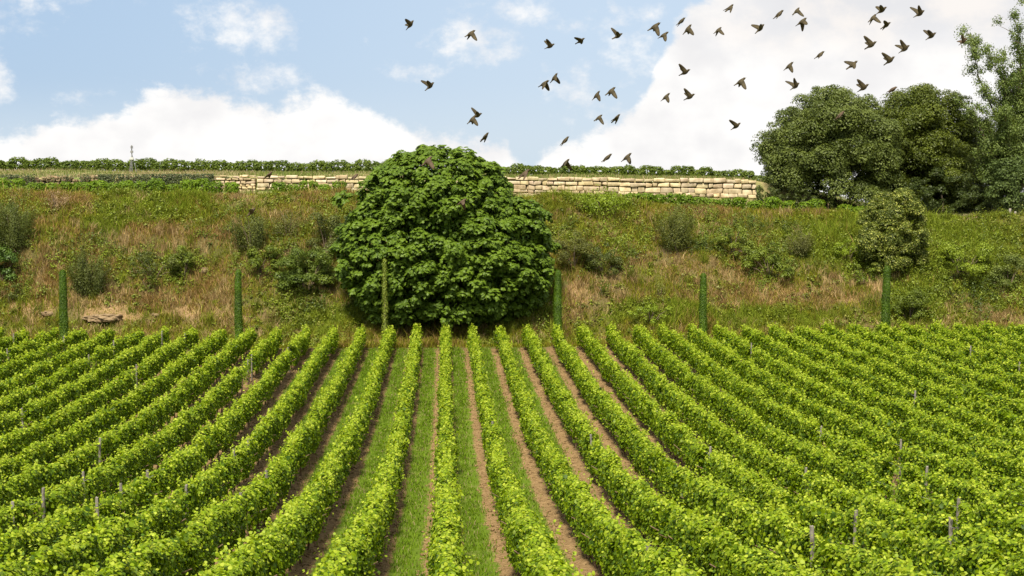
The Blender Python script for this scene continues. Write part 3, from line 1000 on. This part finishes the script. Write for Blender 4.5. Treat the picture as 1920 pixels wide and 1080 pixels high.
# ---- fig tree
def fig_tree():
    rng = np.random.default_rng(55)
    Y = 82.6
    base = at(835, 600, Y)
    base.z = float(terrain(base.x, base.y))
    k = Y / F
    root = empty('fig_tree', base, 'huge round dark green fig tree in the middle of the bank', 'tree')

    def loc(px, py):
        q = at(px, py, Y)
        return np.array(q - base)
    lowc, upc_ = loc(836, 472), loc(822, 384)
    lr_, ur_ = np.array([201 * k, 4.3, 134 * k]), np.array([136 * k, 4.0, 101 * k])

    def inside(p, c, r, s=1.0):
        return (((p - c) / (r * s)) ** 2).sum() < 1
    lobes, tries = [], 0
    for (px, py) in ((790, 300), (825, 292), (865, 296), (905, 318), (745, 322), (700, 352), (655, 376), (1005, 408), (985, 392)):
        q = loc(px, py) + np.array([0, rng.uniform(-1.5, 0), 0])
        lobes.append((q, (.9, .9, .6)))
    while len(lobes) < 720 and tries < 40000:
        tries += 1
        low = rng.random() < 0.66
        c, r = (lowc, lr_) if low else (upc_, ur_)
        d = sphere_dirs(1, rng)[0]
        if d[1] > 0.55:
            continue
        if low and d[2] < 0:
            h_ = max(math.hypot(d[0], d[1]), 1e-3)
            d = np.array([d[0] / h_ * h_ ** .5, d[1] / h_ * h_ ** .5, d[2]])
        p = c + d * r * rng.uniform(.82, 1.0)
        if inside(p, upc_ if low else lowc, ur_ if low else lr_, .92) or p[2] < float(terrain(base.x + p[0], base.y + p[1], False)) - base.z + .3:
            continue
        if any(np.linalg.norm(p - q[0]) < .29 for q in lobes):
            continue
        a = rng.uniform(.3, .7)
        lobes.append((p, (a, a, a * .7)))
    RP, RN, RL = [], [], []
    for q, (c, r) in enumerate(lobes):
        n = int(70 * r[0] ** 2) + 14
        ctr = upc_ if c[2] > lowc[2] + 2 else lowc
        outw = unit((c - ctr)[None])[0]
        d = unit(sphere_dirs(n, rng) + outw * .8 + np.array([0, 0, .55]))
        RP.append(c + d * np.array(r) * rng.uniform(.55, 1.15, (n, 1)))
        RN.append(d)
        RL.append(np.full(n, q))
    RP, RN, RL = np.concatenate(RP), np.concatenate(RN), np.concatenate(RL)
    m_, kk = len(RP), 7
    # each shoot tip carries a rosette of drooping lobed leaves
    ax = unit(RN * .7 + np.array([0, 0, .7]) + rng.normal(0, .3, (m_, 3)))
    t1 = unit(np.cross(ax, rng.normal(size=(m_, 3))))
    t2 = np.cross(ax, t1)
    an = np.arange(kk)[None] * 2 * math.pi / kk + rng.uniform(0, 6.28, (m_, 1)) + rng.normal(0, .25, (m_, kk))
    rad = np.cos(an)[..., None] * t1[:, None] + np.sin(an)[..., None] * t2[:, None]
    droop = rng.uniform(.1, .75, (m_, kk, 1))
    T = rad - ax[:, None] * droop * .8
    N = ax[:, None] + rad * droop * .9
    s = rng.uniform(.115, .20, (m_, kk))
    P = RP[:, None] + T * s[..., None] * .55
    lc = rng.uniform(0, 1, len(lobes))
    f = np.clip(lc[RL][:, None] * .45 + rng.random((m_, kk)) * .55, 0, 1).reshape(-1)
    C = lerp((.066, .122, .010), (.165, .255, .020), f)
    P, N, T, s = P.reshape(-1, 3), N.reshape(-1, 3), T.reshape(-1, 3), s.reshape(-1)
    # leaves deeper in the crown
    ni = 36000
    d = sphere_dirs(ni, rng)
    cc = np.where((rng.random(ni) < .65)[:, None], lowc[None], upc_[None])
    rr2 = np.where((cc[:, 2] == lowc[2])[:, None], lr_[None], ur_[None])
    Pi = cc + d * rr2 * rng.uniform(.62, .97, (ni, 1))
    ok = Pi[:, 2] > -1.2
    Pi, d = Pi[ok], d[ok]
    ni = len(Pi)
    P = np.concatenate([P, Pi])
    N = np.concatenate([N, d + rng.normal(0, .5, (ni, 3))])
    T = np.concatenate([T, rng.normal(size=(ni, 3))])
    s = np.concatenate([s, np.full(ni, .19)])
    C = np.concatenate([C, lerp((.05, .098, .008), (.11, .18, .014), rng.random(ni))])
    leaves('crown', P, N, s, C, M_FIG, root, 'hex', 0.0, 0.72, tdir=unit(T), rng=rng)
    limbs = [([(0, 0, -.3), (.1, 0, .8), (0, .2, 2.0)], [.42, .34, .28])]
    for q in range(12):
        c = Vector(lobes[q * 50][0])
        limbs.append(([Vector((0, .1, .6)), Vector((c.x * .3, c.y * .3, 1 + c.z * .35)), Vector((c.x * .7, c.y * .7, c.z * .85)), c], [.24, .16, .09, .03]))
    tubes('trunk', limbs, M_BARK, root, 7)


fig_tree()


# ---- evergreens and oaks
def broad_tree(label, px, py, Y, wpx, hpx, leaf, cols, seed, nl=90, per=900, low=-.6, depth=.9, name='oak_tree', cat='tree', group=None, tip=None, tipf=.2, lr=None, z=None, crown_from=-0.22, squash=None):
    rng = np.random.default_rng(seed)
    p = at(px, py, Y)
    p.z = float(terrain(p.x, p.y)) if z is None else z
    k = Y / F
    top = at(px, py - hpx, Y).z
    hm = top - p.z
    rx = wpx * k / 2
    root = empty(name, p, label, cat, group)
    c0 = hm * crown_from
    c = (0, 0, (hm + c0) / 2)
    r = (rx, rx * depth, (hm - c0) / 2)
    lr = lr or min(rx, hm / 2) * .25
    L = crown_lobes(rng, nl, c, tuple(a - lr * .55 for a in r), lr, low, .10, .34)
    # second level: each lobe breaks into clumps
    L2 = []
    for (cc, rr) in L:
        for q in range(5):
            d = sphere_dirs(1, rng)[0] + np.array([0, -.2, .35])
            d = d / np.linalg.norm(d)
            a = rr[0] * rng.uniform(.35, .6)
            L2.append((cc + d * np.array(rr) * .85, (a, a, a * .8)))
    P, N, li = lobed_cloud(rng, L + L2, per, (.7, 1.05), .3)
    lc = rng.random(li.max() + 1)
    f = np.clip(lc[li] * .55 + rng.random(len(P)) * .5, 0, 1)
    C = lerp(cols[0], cols[1], f)
    if tip is not None:
        kq = rng.random(len(P)) < tipf * (0.3 + 1.4 * lc[li])
        C[kq] = np.array(tip) * rng.uniform(.75, 1.2, (kq.sum(), 1))
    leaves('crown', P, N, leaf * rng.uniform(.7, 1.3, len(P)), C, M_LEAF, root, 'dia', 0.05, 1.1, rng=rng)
    limbs = [([(0, 0, -.3), (.1, 0, hm * .2), (0, .1, hm * .4)], [hm * .03, hm * .024, hm * .018])]
    for q in range(0 if cat == 'shrub' else 10):
        cc = Vector(L[q * (len(L) // 10)][0])
        limbs.append(([Vector((0, 0, hm * .18)), Vector((cc.x * .4, cc.y * .4, hm * .3 + cc.z * .15)), cc], [hm * .016, hm * .01, .02]))
    tubes('trunk', limbs, M_BARK, root, 6)
    return root


broad_tree('broad grey-green holm oak at the end of the right stone wall', 1558, 385, 98.2, 272, 214, .13, ((.046, .068, .012), (.160, .20, .040)), 301, nl=210, per=520, low=-.8)
broad_tree('tall olive-green holm oak just right of the grey-green one', 1735, 408, 101.0, 216, 258, .13, ((.042, .062, .008), (.135, .168, .017)), 302, nl=190, per=520, low=-.8)
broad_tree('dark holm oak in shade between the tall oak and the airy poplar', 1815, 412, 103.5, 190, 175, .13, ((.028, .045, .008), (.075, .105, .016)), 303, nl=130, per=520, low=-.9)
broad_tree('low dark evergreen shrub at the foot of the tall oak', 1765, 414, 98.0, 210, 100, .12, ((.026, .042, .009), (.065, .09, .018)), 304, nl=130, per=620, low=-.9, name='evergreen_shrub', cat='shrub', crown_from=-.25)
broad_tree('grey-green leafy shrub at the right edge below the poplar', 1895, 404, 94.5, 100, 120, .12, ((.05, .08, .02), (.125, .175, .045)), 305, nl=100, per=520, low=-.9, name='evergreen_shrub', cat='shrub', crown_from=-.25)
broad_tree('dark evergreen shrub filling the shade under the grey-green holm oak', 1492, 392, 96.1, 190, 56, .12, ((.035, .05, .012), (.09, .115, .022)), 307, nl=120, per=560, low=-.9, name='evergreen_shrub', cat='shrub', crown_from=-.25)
broad_tree('round evergreen covered in pale yellow blossom on the right bank', 1672, 508, 86.6, 134, 156, .10, ((.045, .066, .008), (.14, .175, .018)), 306, nl=130, per=1500, low=-.85, name='flowering_evergreen', cat='tree', tip=(.38, .40, .09), tipf=.17, crown_from=-.25, depth=.85)


def poplar():
    rng = np.random.default_rng(77)
    Y = 95.5
    p = at(1905, 400, Y)
    p.z = float(terrain(p.x, p.y))
    root = empty('poplar_tree', p, 'tall airy poplar with open branches at the right edge', 'tree')
    limbs, spine = [], []
    ends = [(1822, 72), (1850, 100), (1800, 190), (1905, 38), (1935, 30), (1880, 120), (1965, 80), (1990, 140), (1846, 230), (1925, 150), (1960, 190), (1880, 210), (1835, 300), (1985, 250), (1900, 260), (1925, 110), (1945, 200), (1910, 200), (1870, 270), (1940, 280), (1895, 160)]
    for (ex, ey) in ends:
        q = at(ex, ey, Y + rng.uniform(-2.2, 2.2))
        e = q - p
        s0 = Vector((e.x * .05, 0, rng.uniform(.4, .9) + e.z * .12))
        mid = Vector((e.x * .45, e.y * .5, e.z * .55))
        pts_ = [s0, (s0 + mid) / 2 + Vector((rng.normal(0, .2), 0, 0)), mid, (mid + e) / 2 + Vector((rng.normal(0, .25), 0, .1)), e]
        limbs.append((pts_, [.11, .085, .06, .035, .012]))
        for t_ in np.linspace(.25, 1, 17):
            j = min(int(t_ * 4), 3)
            f_ = t_ * 4 - j
            c = pts_[j] * (1 - f_) + pts_[j + 1] * f_
            spine.append((c, t_))
            if rng.random() < .7:
                tw = c + Vector((rng.normal(0, .55), rng.normal(0, .5), rng.uniform(.1, .9)))
                limbs.append(([c, (c + tw) / 2 + Vector((0, 0, .05)), tw], [.025, .016, .006]))
                spine.append((tw, t_))
    limbs.append(([(0, 0, -.3), (.05, 0, 1.2), (.1, 0, 4.0), (.3, 0, 8.0)], [.24, .2, .15, .08]))
    lob = []
    for c, t_ in spine:
        a = rng.uniform(.32, .62)
        lob.append((np.array(c) + rng.normal(0, .12, 3), (a, a, a * 1.15)))
    P, N, li = lobed_cloud(rng, lob, 820, (.2, 1.2), .1)
    lc = rng.random(li.max() + 1)
    C = lerp((.065, .105, .02), (.18, .235, .05), np.clip(lc[li] * .5 + rng.random(len(P)) * .55, 0, 1))
    leaves('crown', P, N, .11 * rng.uniform(.7, 1.3, len(P)), C, M_LEAF, root, 'dia', .3, 1.2, rng=rng)
    tubes('trunk', limbs, M_BARK, root, 6)


poplar()

# ---- narrow clipped cypress columns along the head of the field
CYP = [(117, 507, 15, 'first slim cypress column from the left, beside the soil ledge', 0), (446, 506, 14, 'second slim cypress column from the left, below the bramble thicket', 0),
       (721, 485, 11, 'thin ragged olive column standing against the fig tree', 1), (1046, 507, 15, 'slim cypress column just right of the fig tree', 0),
       (1319, 513, 14, 'slim cypress column on the dry slope between fig tree and flowering evergreen', 0), (1663, 499, 16, 'slim tapering cypress column below the round flowering evergreen', 0)]
for k, (px, py, wp, lab, thin) in enumerate(CYP):
    rng = np.random.default_rng(600 + k)
    Y = 79.3 if not thin else 78.0
    q = at(px, py, Y)
    base = Vector((q.x, Y, float(terrain(q.x, Y))))
    hgt = q.z - base.z
    r0 = wp / 2 * Y / F
    root = empty('cypress_column', base, lab, 'cypress', 'slim cypress columns at the head of the field')
    n = 12000 if not thin else 3000
    a, hz = rng.uniform(0, 6.283, n), rng.uniform(0.05, 1, n) ** .9
    wv, wl = wobble(rng, 40, .45), wobble(rng, 40, .9)
    rr2 = r0 * (1.14 - .40 * hz) * (1 + .025 * wv(hz * hgt) + .04 * np.sin(a * 3 + hz * 9)) * np.where(hz > .965, np.sqrt(np.clip((1.02 - hz) / .055, 0, 1)), 1)
    if thin:
        rr2 = rr2 * rng.uniform(.2, 1.3, n)
    rr2 = rr2 * (rng.uniform(.78, 1.08, n) + .25 * (rng.random(n) < .04))
    lean = 0.010 * wl(hz * hgt)
    P = np.stack([np.cos(a) * rr2 + lean, np.sin(a) * rr2, hz * hgt], 1)
    N = np.stack([np.cos(a), np.sin(a), .25 + 0 * a], 1) + rng.normal(0, .35, (n, 3))
    if thin:
        C = lerp((.13, .18, .02), (.27, .32, .04), rng.random(n))
    else:
        C = lerp((.040, .092, .004), (.108, .185, .008), rng.random(n)) * (1 + .12 * wl(hz * hgt * 2 + 3))[:, None]
    leaves('crown', P, N, rng.uniform(.06, .12, n), C, M_LEAF, root, 'dia', 0, .55, tdir=np.tile([0, 0, 1.0], (n, 1)), rng=rng)
    tubes('trunk', [([(0, 0, -.2), (lean.mean() * .5, 0, hgt * .5), (lean.mean(), 0, hgt * .95)], [.07, .06, .02])], M_BARK, root, 7)

# ------------------------------------------------------------------ stone walls
def stone_wall(name, label, x0, x1, y, courses, bw, tone, seed, ruin=0.0):
    rng = np.random.default_rng(seed)
    rnd = random.Random(seed)
    bm_ = bmesh.new()
    lay = bm_.loops.layers.float_color.new('Col')
    bs = float(terrain(x0, y - .3, False))
    cuts = np.linspace(x0, x1, 30)
    zb = np.array([float(terrain(c, y - .4, False)) for c in cuts]) - .25
    zt = np.array([float(terrain(c, y + .8, False)) for c in cuts]) + .10
    for r_i in range(courses):
        f0, f1 = r_i / courses, (r_i + 1) / courses
        f0 += 0 if r_i == 0 else rng.normal(0, .03)
        xx = x0
        while xx < x1 - .1:
            wd = rng.uniform(*bw) * (1.1 if rng.random() < .3 else .85)
            if xx + wd > x1 - .25:
                wd = x1 - xx
            if rnd.random() > ruin:
                xm = xx + wd / 2
                b0, t0 = np.interp(xm, cuts, zb), np.interp(xm, cuts, zt)
                za, zc = b0 + (t0 - b0) * f0, b0 + (t0 - b0) * f1
                if r_i == courses - 1:
                    zc += rng.uniform(-.09, .05)
                g = bmesh.ops.create_cube(bm_, size=1.0)
                vs = g['verts']
                gap = .038
                yo = rng.uniform(-.05, .05)
                for v__ in vs:
                    v__.co = Vector(((xm + v__.co.x * (wd - gap)), y + yo + v__.co.y * .45, (za + zc) / 2 + v__.co.z * (zc - za - gap)))
                    v__.co += Vector((rng.normal(0, .032), rng.normal(0, .03), rng.normal(0, .026)))
                fs = {fc_ for v__ in vs for fc_ in v__.link_faces}
                es = {e for fc_ in fs for e in fc_.edges}
                res = bmesh.ops.bevel(bm_, geom=list(es), offset=min(.055, (zc - za) * .24), segments=2, affect='EDGES', profile=.6)
                c = np.array(tone) * rng.uniform(.62, 1.0) * np.array([1, rng.uniform(.94, 1.02), rng.uniform(.84, 1.04)])
                fs2 = {fc_ for v__ in res['verts'] for fc_ in v__.link_faces} | {fc_ for fc_ in fs if fc_.is_valid}
                for fc_ in fs2:
                    fc_.smooth = True
                    for lp in fc_.loops:
                        lp[lay] = (*c, 1)
            xx += wd
    me = bpy.data.meshes.new(name)
    bm_.to_mesh(me)
    bm_.free()
    o = link(name, me, M_STONE)
    # the earth packed behind the stones shows dark in the joints
    return tag(o, label, 'stone wall')


XW = lambda px: at(px, 340, 97.0).x
stone_wall('stone_wall', 'long dressed limestone retaining wall running behind the fig tree', XW(482), XW(1418), 97.05, 5, (.40, 1.05), (.90, .84, .75), 71)
stone_wall('stone_wall', 'short rough wall of thin pale stones left of the dressed wall', XW(398), XW(480) - .02, 97.0, 7, (.25, .6), (.86, .79, .68), 72)
ruin = stone_wall('stone_wall', 'old dark ruined wall overgrown with ivy on the left terrace', XW(-40), XW(396), 97.05, 6, (.2, .55), (.50, .43, .36), 73, .12)
rng = np.random.default_rng(74)
n = 11000
x = rng.uniform(XW(-45), XW(402), n)
dens = np.clip(.55 + .5 * NP(x, x * 0 + 3, 1.4, 2), .05, 1)
x = x[rng.random(n) < dens]
n = len(x)
zlo, zhi = terrain(x, 96.6, False) - .05, terrain(x, 97.8, False) + .2
P = np.stack([x, 96.72 + rng.uniform(-.12, .06, n), zlo + (zhi - zlo) * rng.random(n) ** .7], 1)
N = np.stack([rng.normal(0, .4, n), -1 + 0 * x, .5 + rng.normal(0, .4, n)], 1)
tag(leaves('ivy', P, N, rng.uniform(.07, .13, n), lerp((.03, .045, .015), (.10, .125, .035), rng.random(n)), M_LEAF, None, 'dia', .3, 1.2, rng=rng),
    'dark ivy hanging over the ruined wall on the left terrace', 'ivy')

# joints behind the dressed stones
for (a, b_, nm) in ((XW(482), XW(1418), 'fill'),):
    pass


# ------------------------------------------------------------------ vines on the terrace and on the ridge
def cross_row(label, x0, x1, y, hgt, hw, cols, seed, gap=.12, spacing=1.15, lift=0.0, group='vine rows above the bank', wide=(.36, .64), leaf=.14, per=230, stems=True):
    rng = np.random.default_rng(seed)
    xm = (x0 + x1) / 2
    root = empty('vine_row', (xm, y, float(terrain(xm, y, False))), label, 'vine row', group)
    PP, NN, CC = [], [], []
    x = x0
    while x < x1:
        if rng.random() > gap:
            w_ = spacing * rng.uniform(*wide)
            h_ = hgt * rng.uniform(.72, 1.18)
            yy = y + rng.normal(0, .08)
            g = float(terrain(x, yy, False))
            n = int(per * w_ / .6)
            d = sphere_dirs(n, rng)
            r_ = rng.uniform(.6, 1.08, (n, 1))
            ex = np.sign(d) * np.abs(d) ** .75
            P = np.array([x, yy, g + h_ * .54]) + ex * r_ * np.array([w_ * 1.1, hw, h_ * .5])
            PP.append(P)
            NN.append(d + np.array([0, -.1, .4]) + rng.normal(0, .4, (n, 3)))
            f = np.clip(rng.random(n) * .7 + rng.random() * .4 - .05, 0, 1)
            CC.append(lerp(cols[0], cols[1], f))
        x += spacing * rng.uniform(.8, 1.15)
    P = np.concatenate(PP) - np.array(root.location)
    N, C = np.concatenate(NN), np.concatenate(CC)
    leaves('foliage', P, N, leaf * rng.uniform(.65, 1.25, len(P)), C, M_VINE, root, 'hex', .35, rng=rng)
    st = np.arange(x0, x1, spacing)
    for k, q in enumerate(st[:60] if stems else []):
        link('vine_trunk', STEMS[k % 5], None, root, (q - xm, 0, float(terrain(q, y, False)) - root.location.z - .02))
    return root


TV = ((.08, .145, .008), (.20, .31, .018))
RV = ((.06, .10, .012), (.17, .23, .03))
X94 = lambda px: at(px, 350, 94.3).x
cross_row('low bushy vine row on the left terrace below the old wall', X94(-20), X94(655), 94.3, .90, .42, TV, 81, .12, 1.0, per=650, leaf=.12)
cross_row('low vine row on the right terrace running below the holm oak', X94(1185), X94(1625), 93.4, .76, .42, TV, 82, .07, 1.0, per=650, leaf=.12)
X112 = lambda px: at(px, 310, 112).x
cross_row('vine row on the skyline left of the fig tree', X112(-30), X112(760), 112.3, .95, .40, RV, 83, .0, .85, wide=(.5, .8), leaf=.13, per=620, stems=False)
cross_row('vine row on the skyline right of the fig tree', X112(900), X112(1440), 112.3, .80, .40, RV, 84, .0, .8, wide=(.5, .8), leaf=.13, per=620, stems=False)


# ------------------------------------------------------------------ small things
def weather_mast():
    Y = 109.5
    p = at(248, 322, Y)
    p.z = float(terrain(p.x, p.y, False))
    root = empty('weather_mast', p, 'small weather mast on a tripod standing on the left skyline', 'weather mast')
    top = at(248, 271, Y).z - p.z
    tubes('pole', [([(0, 0, -.1), (0, 0, top * .98)], [.045, .036])], M_METAL, root, 8)
    for a in (-math.pi / 2 - .2, .5, 2.6):
        e = Vector((math.cos(a) * .33, math.sin(a) * .33, 0))
        e.z = -.02
        tubes('leg', [([e, (0, 0, top * .66)], [.024, .024])], M_METAL, root, 5)

    def box(nm, c, s, mt):
        b2 = bmesh.new()
        bmesh.ops.create_cube(b2, size=1)
        for v__ in b2.verts:
            v__.co = Vector(c) + Vector((v__.co.x * s[0], v__.co.y * s[1], v__.co.z * s[2]))
        bmesh.ops.bevel(b2, geom=b2.edges[:], offset=.012, segments=2, affect='EDGES')
        me = bpy.data.meshes.new(nm)
        b2.to_mesh(me)
        b2.free()
        return link(nm, me, mt, root)
    box('control_box', (0, -.07, top * .50), (.26, .10, .18), M_WHITE)
    box('sensor_housing', (0, -.01, top * .74), (.20, .14, .17), M_METAL)
    b2 = bmesh.new()
    for k in range(4):
        bmesh.ops.create_cone(b2, cap_ends=True, segments=12, radius1=.12, radius2=.07, depth=.045, matrix=Matrix.Translation((0, 0, top * .87 + k * .055)))
    me = bpy.data.meshes.new('radiation_shield')
    b2.to_mesh(me)
    b2.free()
    link('radiation_shield', me, M_METAL, root)


weather_mast()

# stumps of old fence posts at the right edge
for k, (px, h, lab) in enumerate(((1893, .52, 'taller of two old wooden fence stumps at the right edge'), (1903, .33, 'shorter of two old wooden fence stumps at the right edge'))):
    p = at(px, 408, 92.8)
    p.z = float(terrain(p.x, p.y))
    o = tubes('fence_stump', [([(0, 0, -.2), (.01, 0, h * .5), (.02, 0, h), (.02, 0, h + .01)], [.085, .08, .075, .001])], M_POST, None, 8)
    o.location = p
    tag(o, lab, 'post', 'old fence stumps')


def rock(label, px, py, sx, sy, sz, seed, group=None):
    rng = np.random.default_rng(seed)
    b2 = bmesh.new()
    bmesh.ops.create_icosphere(b2, subdivisions=4, radius=1)
    nz = Noise2(seed)
    for v__ in b2.verts:
        c = v__.co
        d = 1 + .13 * float(nz(c.x * 3 + c.z, c.y * 3 + c.z * 1.7, 1.0, 4))
        c.z = math.copysign(abs(c.z) ** .7, c.z)
        v__.co = Vector((c.x * sx * d, c.y * sy * d, c.z * sz * d))
    me = bpy.data.meshes.new('rock')
    b2.to_mesh(me)
    b2.free()
    for pl in me.polygons:
        pl.use_smooth = False
    p = ground_at(px, py)
    o = link('rock', me, M_ROCK, None, p + Vector((0, 0, sz * .25)))
    o.rotation_euler = (0, 0, rng.uniform(-.3, .3))
    return tag(o, label, 'rock', group)


rock('flat earthy rock ledge between the first two cypress columns', 194, 599, 1.0, .8, .24, 91)
rock('small pale stone left of the flat rock ledge', 160, 600, .22, .2, .13, 92)
rock('stone half buried in soil left of the leftmost cypress', 88, 590, .35, .3, .16, 93)
rock('stone poking from the brown brush right of the ledge', 384, 510, .25, .2, .22, 94)
rock('little stone on the bare soil right of the flat rock ledge', 290, 592, .26, .2, .12, 95)


# ------------------------------------------------------------------ birds
def bird_mesh(kind, seed):
    """one continuous body with a pair of wings grown from its flanks; nose along +X, 0.21 m long"""
    rnd = random.Random(seed)
    b2 = bmesh.new()
    prof = [(-.115, .004, .016, 0), (-.085, .006, .018, 0), (-.055, .014, .016, 0), (-.028, .026, .025, -.002), (0, .032, .031, -.003), (.028, .031, .030, -.002),
            (.05, .024, .024, .002), (.064, .019, .020, .006), (.078, .018, .018, .008), (.090, .012, .012, .007), (.098, .004, .004, .005), (.112, .0012, .0012, .003)]
    rings = []
    for (x, rz, ry, zc) in prof:
        rings.append([b2.verts.new((x, ry * math.cos(2 * math.pi * k / 10), zc + rz * math.sin(2 * math.pi * k / 10))) for k in range(10)])
    faces = {}
    for i in range(len(rings) - 1):
        for k in range(10):
            faces[(i, k)] = b2.faces.new((rings[i][k], rings[i][(k + 1) % 10], rings[i + 1][(k + 1) % 10], rings[i + 1][k]))
    b2.faces.new(rings[0])
    b2.faces.new(list(reversed(rings[-1])))
    up, sweep, span = {'up': (62, -.25, 1.0), 'high': (38, -.15, 1.0), 'down': (-48, -.2, .95), 'flat': (8, -.3, 1.05), 'fold': (-20, -1.5, .42)}[kind]
    for sgn, ks in ((1, (0, 9)), (-1, (4, 5))):
        fs = [faces[(i, k)] for i in (3, 4, 5) for k in ks]
        cur_ = fs
        steps = [(.030, .95, .5), (.045, .9, .45), (.045, .75, .5), (.035, .45, .5)]
        a = R(up + rnd.uniform(-8, 8))
        sw = sweep
        for q, (ln, scx, scz) in enumerate(steps):
            ex = bmesh.ops.extrude_face_region(b2, geom=cur_)
            vs = [g for g in ex['geom'] if isinstance(g, bmesh.types.BMVert)]
            nf = [g for g in ex['geom'] if isinstance(g, bmesh.types.BMFace)]
            bmesh.ops.delete(b2, geom=[g for g in cur_ if g.is_valid], context='FACES_ONLY')
            c = sum((v__.co for v__ in vs), Vector()) / len(vs)
            aa = a * (1 if q < 2 else .75)
            dirv = Vector((sw * (1 if q > 0 else .2), sgn * math.cos(aa), math.sin(aa)))
            nrm = Vector((0, -sgn * math.sin(aa), math.cos(aa)))
            for v__ in vs:
                d = v__.co - c
                v__.co = c + Vector((d.x * scx, 0, 0)) + nrm * d.dot(nrm) * scz + dirv * ln * span * 1.15
            cur_ = nf
    # forked tail fan
    for v__ in b2.verts:
        if v__.co.x < -.08 and abs(v__.co.y) < .03:
            v__.co.y *= 1.25
    bmesh.ops.recalc_face_normals(b2, faces=b2.faces)
    me = bpy.data.meshes.new('bird')
    b2.to_mesh(me)
    b2.free()
    for pl in me.polygons:
        pl.use_smooth = True
    return me


BM = {k: bird_mesh(k, 5) for k in ('up', 'high', 'down', 'flat', 'fold')}
POSE = {'up': 'wings raised', 'high': 'wings half raised', 'down': 'wings pressed down', 'flat': 'wings spread', 'fold': 'wings folded back'}
# photo position, wing pose, climb angle, where
BIRDS = [
    (769, 47, 'high', 48, 'leftmost of the flock, high in the blue'), (882, 63, 'down', 30, 'against the small white cloud'), (806, 162, 'up', 38, 'over the faint puff above the fig tree'),
    (885, 224, 'down', 40, 'lower of an overlapping pair above the fig tree'), (895, 217, 'up', 25, 'upper of an overlapping pair above the fig tree'), (909, 257, 'fold', 42, 'just beneath the overlapping pair'),
    (1031, 87, 'up', 28, 'left of the three at cloud height in mid sky'), (1088, 77, 'flat', 32, 'between the two wing-raised birds in mid sky'), (1158, 68, 'up', 30, 'right of the gliding one in mid sky'),
    (1020, 157, 'down', 30, 'left one of two flying nose to tail'), (1039, 146, 'down', 48, 'right one of two flying nose to tail'), (1118, 179, 'down', 45, 'left of a close pair in the blue gap'),
    (1145, 171, 'down', 35, 'right of a close pair in the blue gap'), (1122, 221, 'down', 35, 'under the close pair, left'), (1155, 222, 'fold', 40, 'under the close pair, right'),
    (1059, 264, 'fold', 42, 'alone in the blue above the skyline vines'), (1060, 306, 'down', 45, 'lowest in the gap, nearly touching the skyline vines'), (1138, 296, 'fold', 32, 'low over the right skyline, left of another'),
    (1175, 295, 'down', 38, 'low over the right skyline, right of another'), (1227, 50, 'down', 32, 'upper left of a foursome near the top'), (1244, 66, 'down', 30, 'lowest of a foursome near the top'),
    (1277, 40, 'fold', 40, 'highest of a foursome near the top'), (1289, 55, 'down', 45, 'right of a foursome near the top'), (1346, 57, 'down', 38, 'alone right of the foursome'),
    (1368, 15, 'fold', 36, 'near the top edge above a lone bird'), (1425, 54, 'high', 42, 'by itself, steeply climbing over white cloud'), (1460, 27, 'fold', 38, 'left of a trio at the top edge'),
    (1493, 21, 'down', 42, 'top one of a trio at the top edge'), (1503, 41, 'down', 35, 'bottom one of a trio at the top edge'), (1284, 136, 'up', 30, 'halfway down, at the cloud edge'),
    (1248, 182, 'down', 36, 'left of two level with the oak tops'), (1293, 182, 'up', 30, 'right of two level with the oak tops'), (1388, 153, 'down', 32, 'on white cloud left of the oak'),
    (1479, 124, 'down', 42, 'above the grey-green oak, higher one'), (1491, 162, 'up', 32, 'just above the grey-green oak'), (1537, 103, 'fold', 38, 'high over the grey-green oak'),
    (1598, 122, 'flat', 38, 'high between the two oaks'), (1619, 165, 'up', 30, 'in the notch between the two oaks'), (1380, 237, 'up', 38, 'left of the grey-green oak, lowest there'),
    (1653, 20, 'high', 36, 'upper of two overlapping near the top right'), (1636, 34, 'down', 42, 'lower of two overlapping near the top right'), (1661, 48, 'flat', 30, 'beneath the overlapping two near the top right'),
    (1724, 26, 'up', 28, 'top one above the tall oak'), (1746, 68, 'up', 35, 'nearest to the poplar'), (1633, 85, 'up', 28, 'left of three above the tall oak'),
    (1696, 92, 'up', 32, 'right of three above the tall oak'), (1668, 114, 'up', 35, 'lowest of three above the tall oak'), (1575, 216, 'fold', 38, 'in front of the grey-green oak'),
    (1673, 168, 'fold', 25, 'at the crown of the tall oak'), (1806, 78, 'high', 40, 'in front of the poplar'), (801, 302, 'down', 40, 'in front of the top of the fig tree'),
    (866, 379, 'down', 30, 'in front of the middle of the fig tree'), (471, 398, 'flat', 42, 'in front of the left bank'), (504, 328, 'fold', 36, 'before the left end of the dressed wall'),
    (664, 332, 'fold', 34, 'in front of the wall beside the fig tree'), (983, 326, 'fold', 40, 'before the skyline vines right of the fig')]
rnd = random.Random(99)
for (px, py, pose, climb, where) in BIRDS:
    Y = rnd.uniform(15.5, 19.5)
    o = link('bird', BM[pose], None, None, at(px, py, Y))
    russet = px in (1575, 1673, 1806, 801, 866, 471, 504, 664, 983)
    if not BM[pose].materials:
        BM[pose].materials.append(M_BIRD)
    if russet:
        o.material_slots[0].link = 'OBJECT'
        o.material_slots[0].material = M_BIRDB
    o.scale = [.72 * rnd.uniform(.92, 1.08)] * 3
    o.rotation_euler = Euler((R(rnd.uniform(-25, 25)), R(-climb + rnd.uniform(-4, 4)), R(rnd.uniform(-28, 28))), 'XYZ')
    tag(o, f'small {"russet" if russet else "dark"} bird with {POSE[pose]}, {where}', 'bird', 'flock of birds in flight')
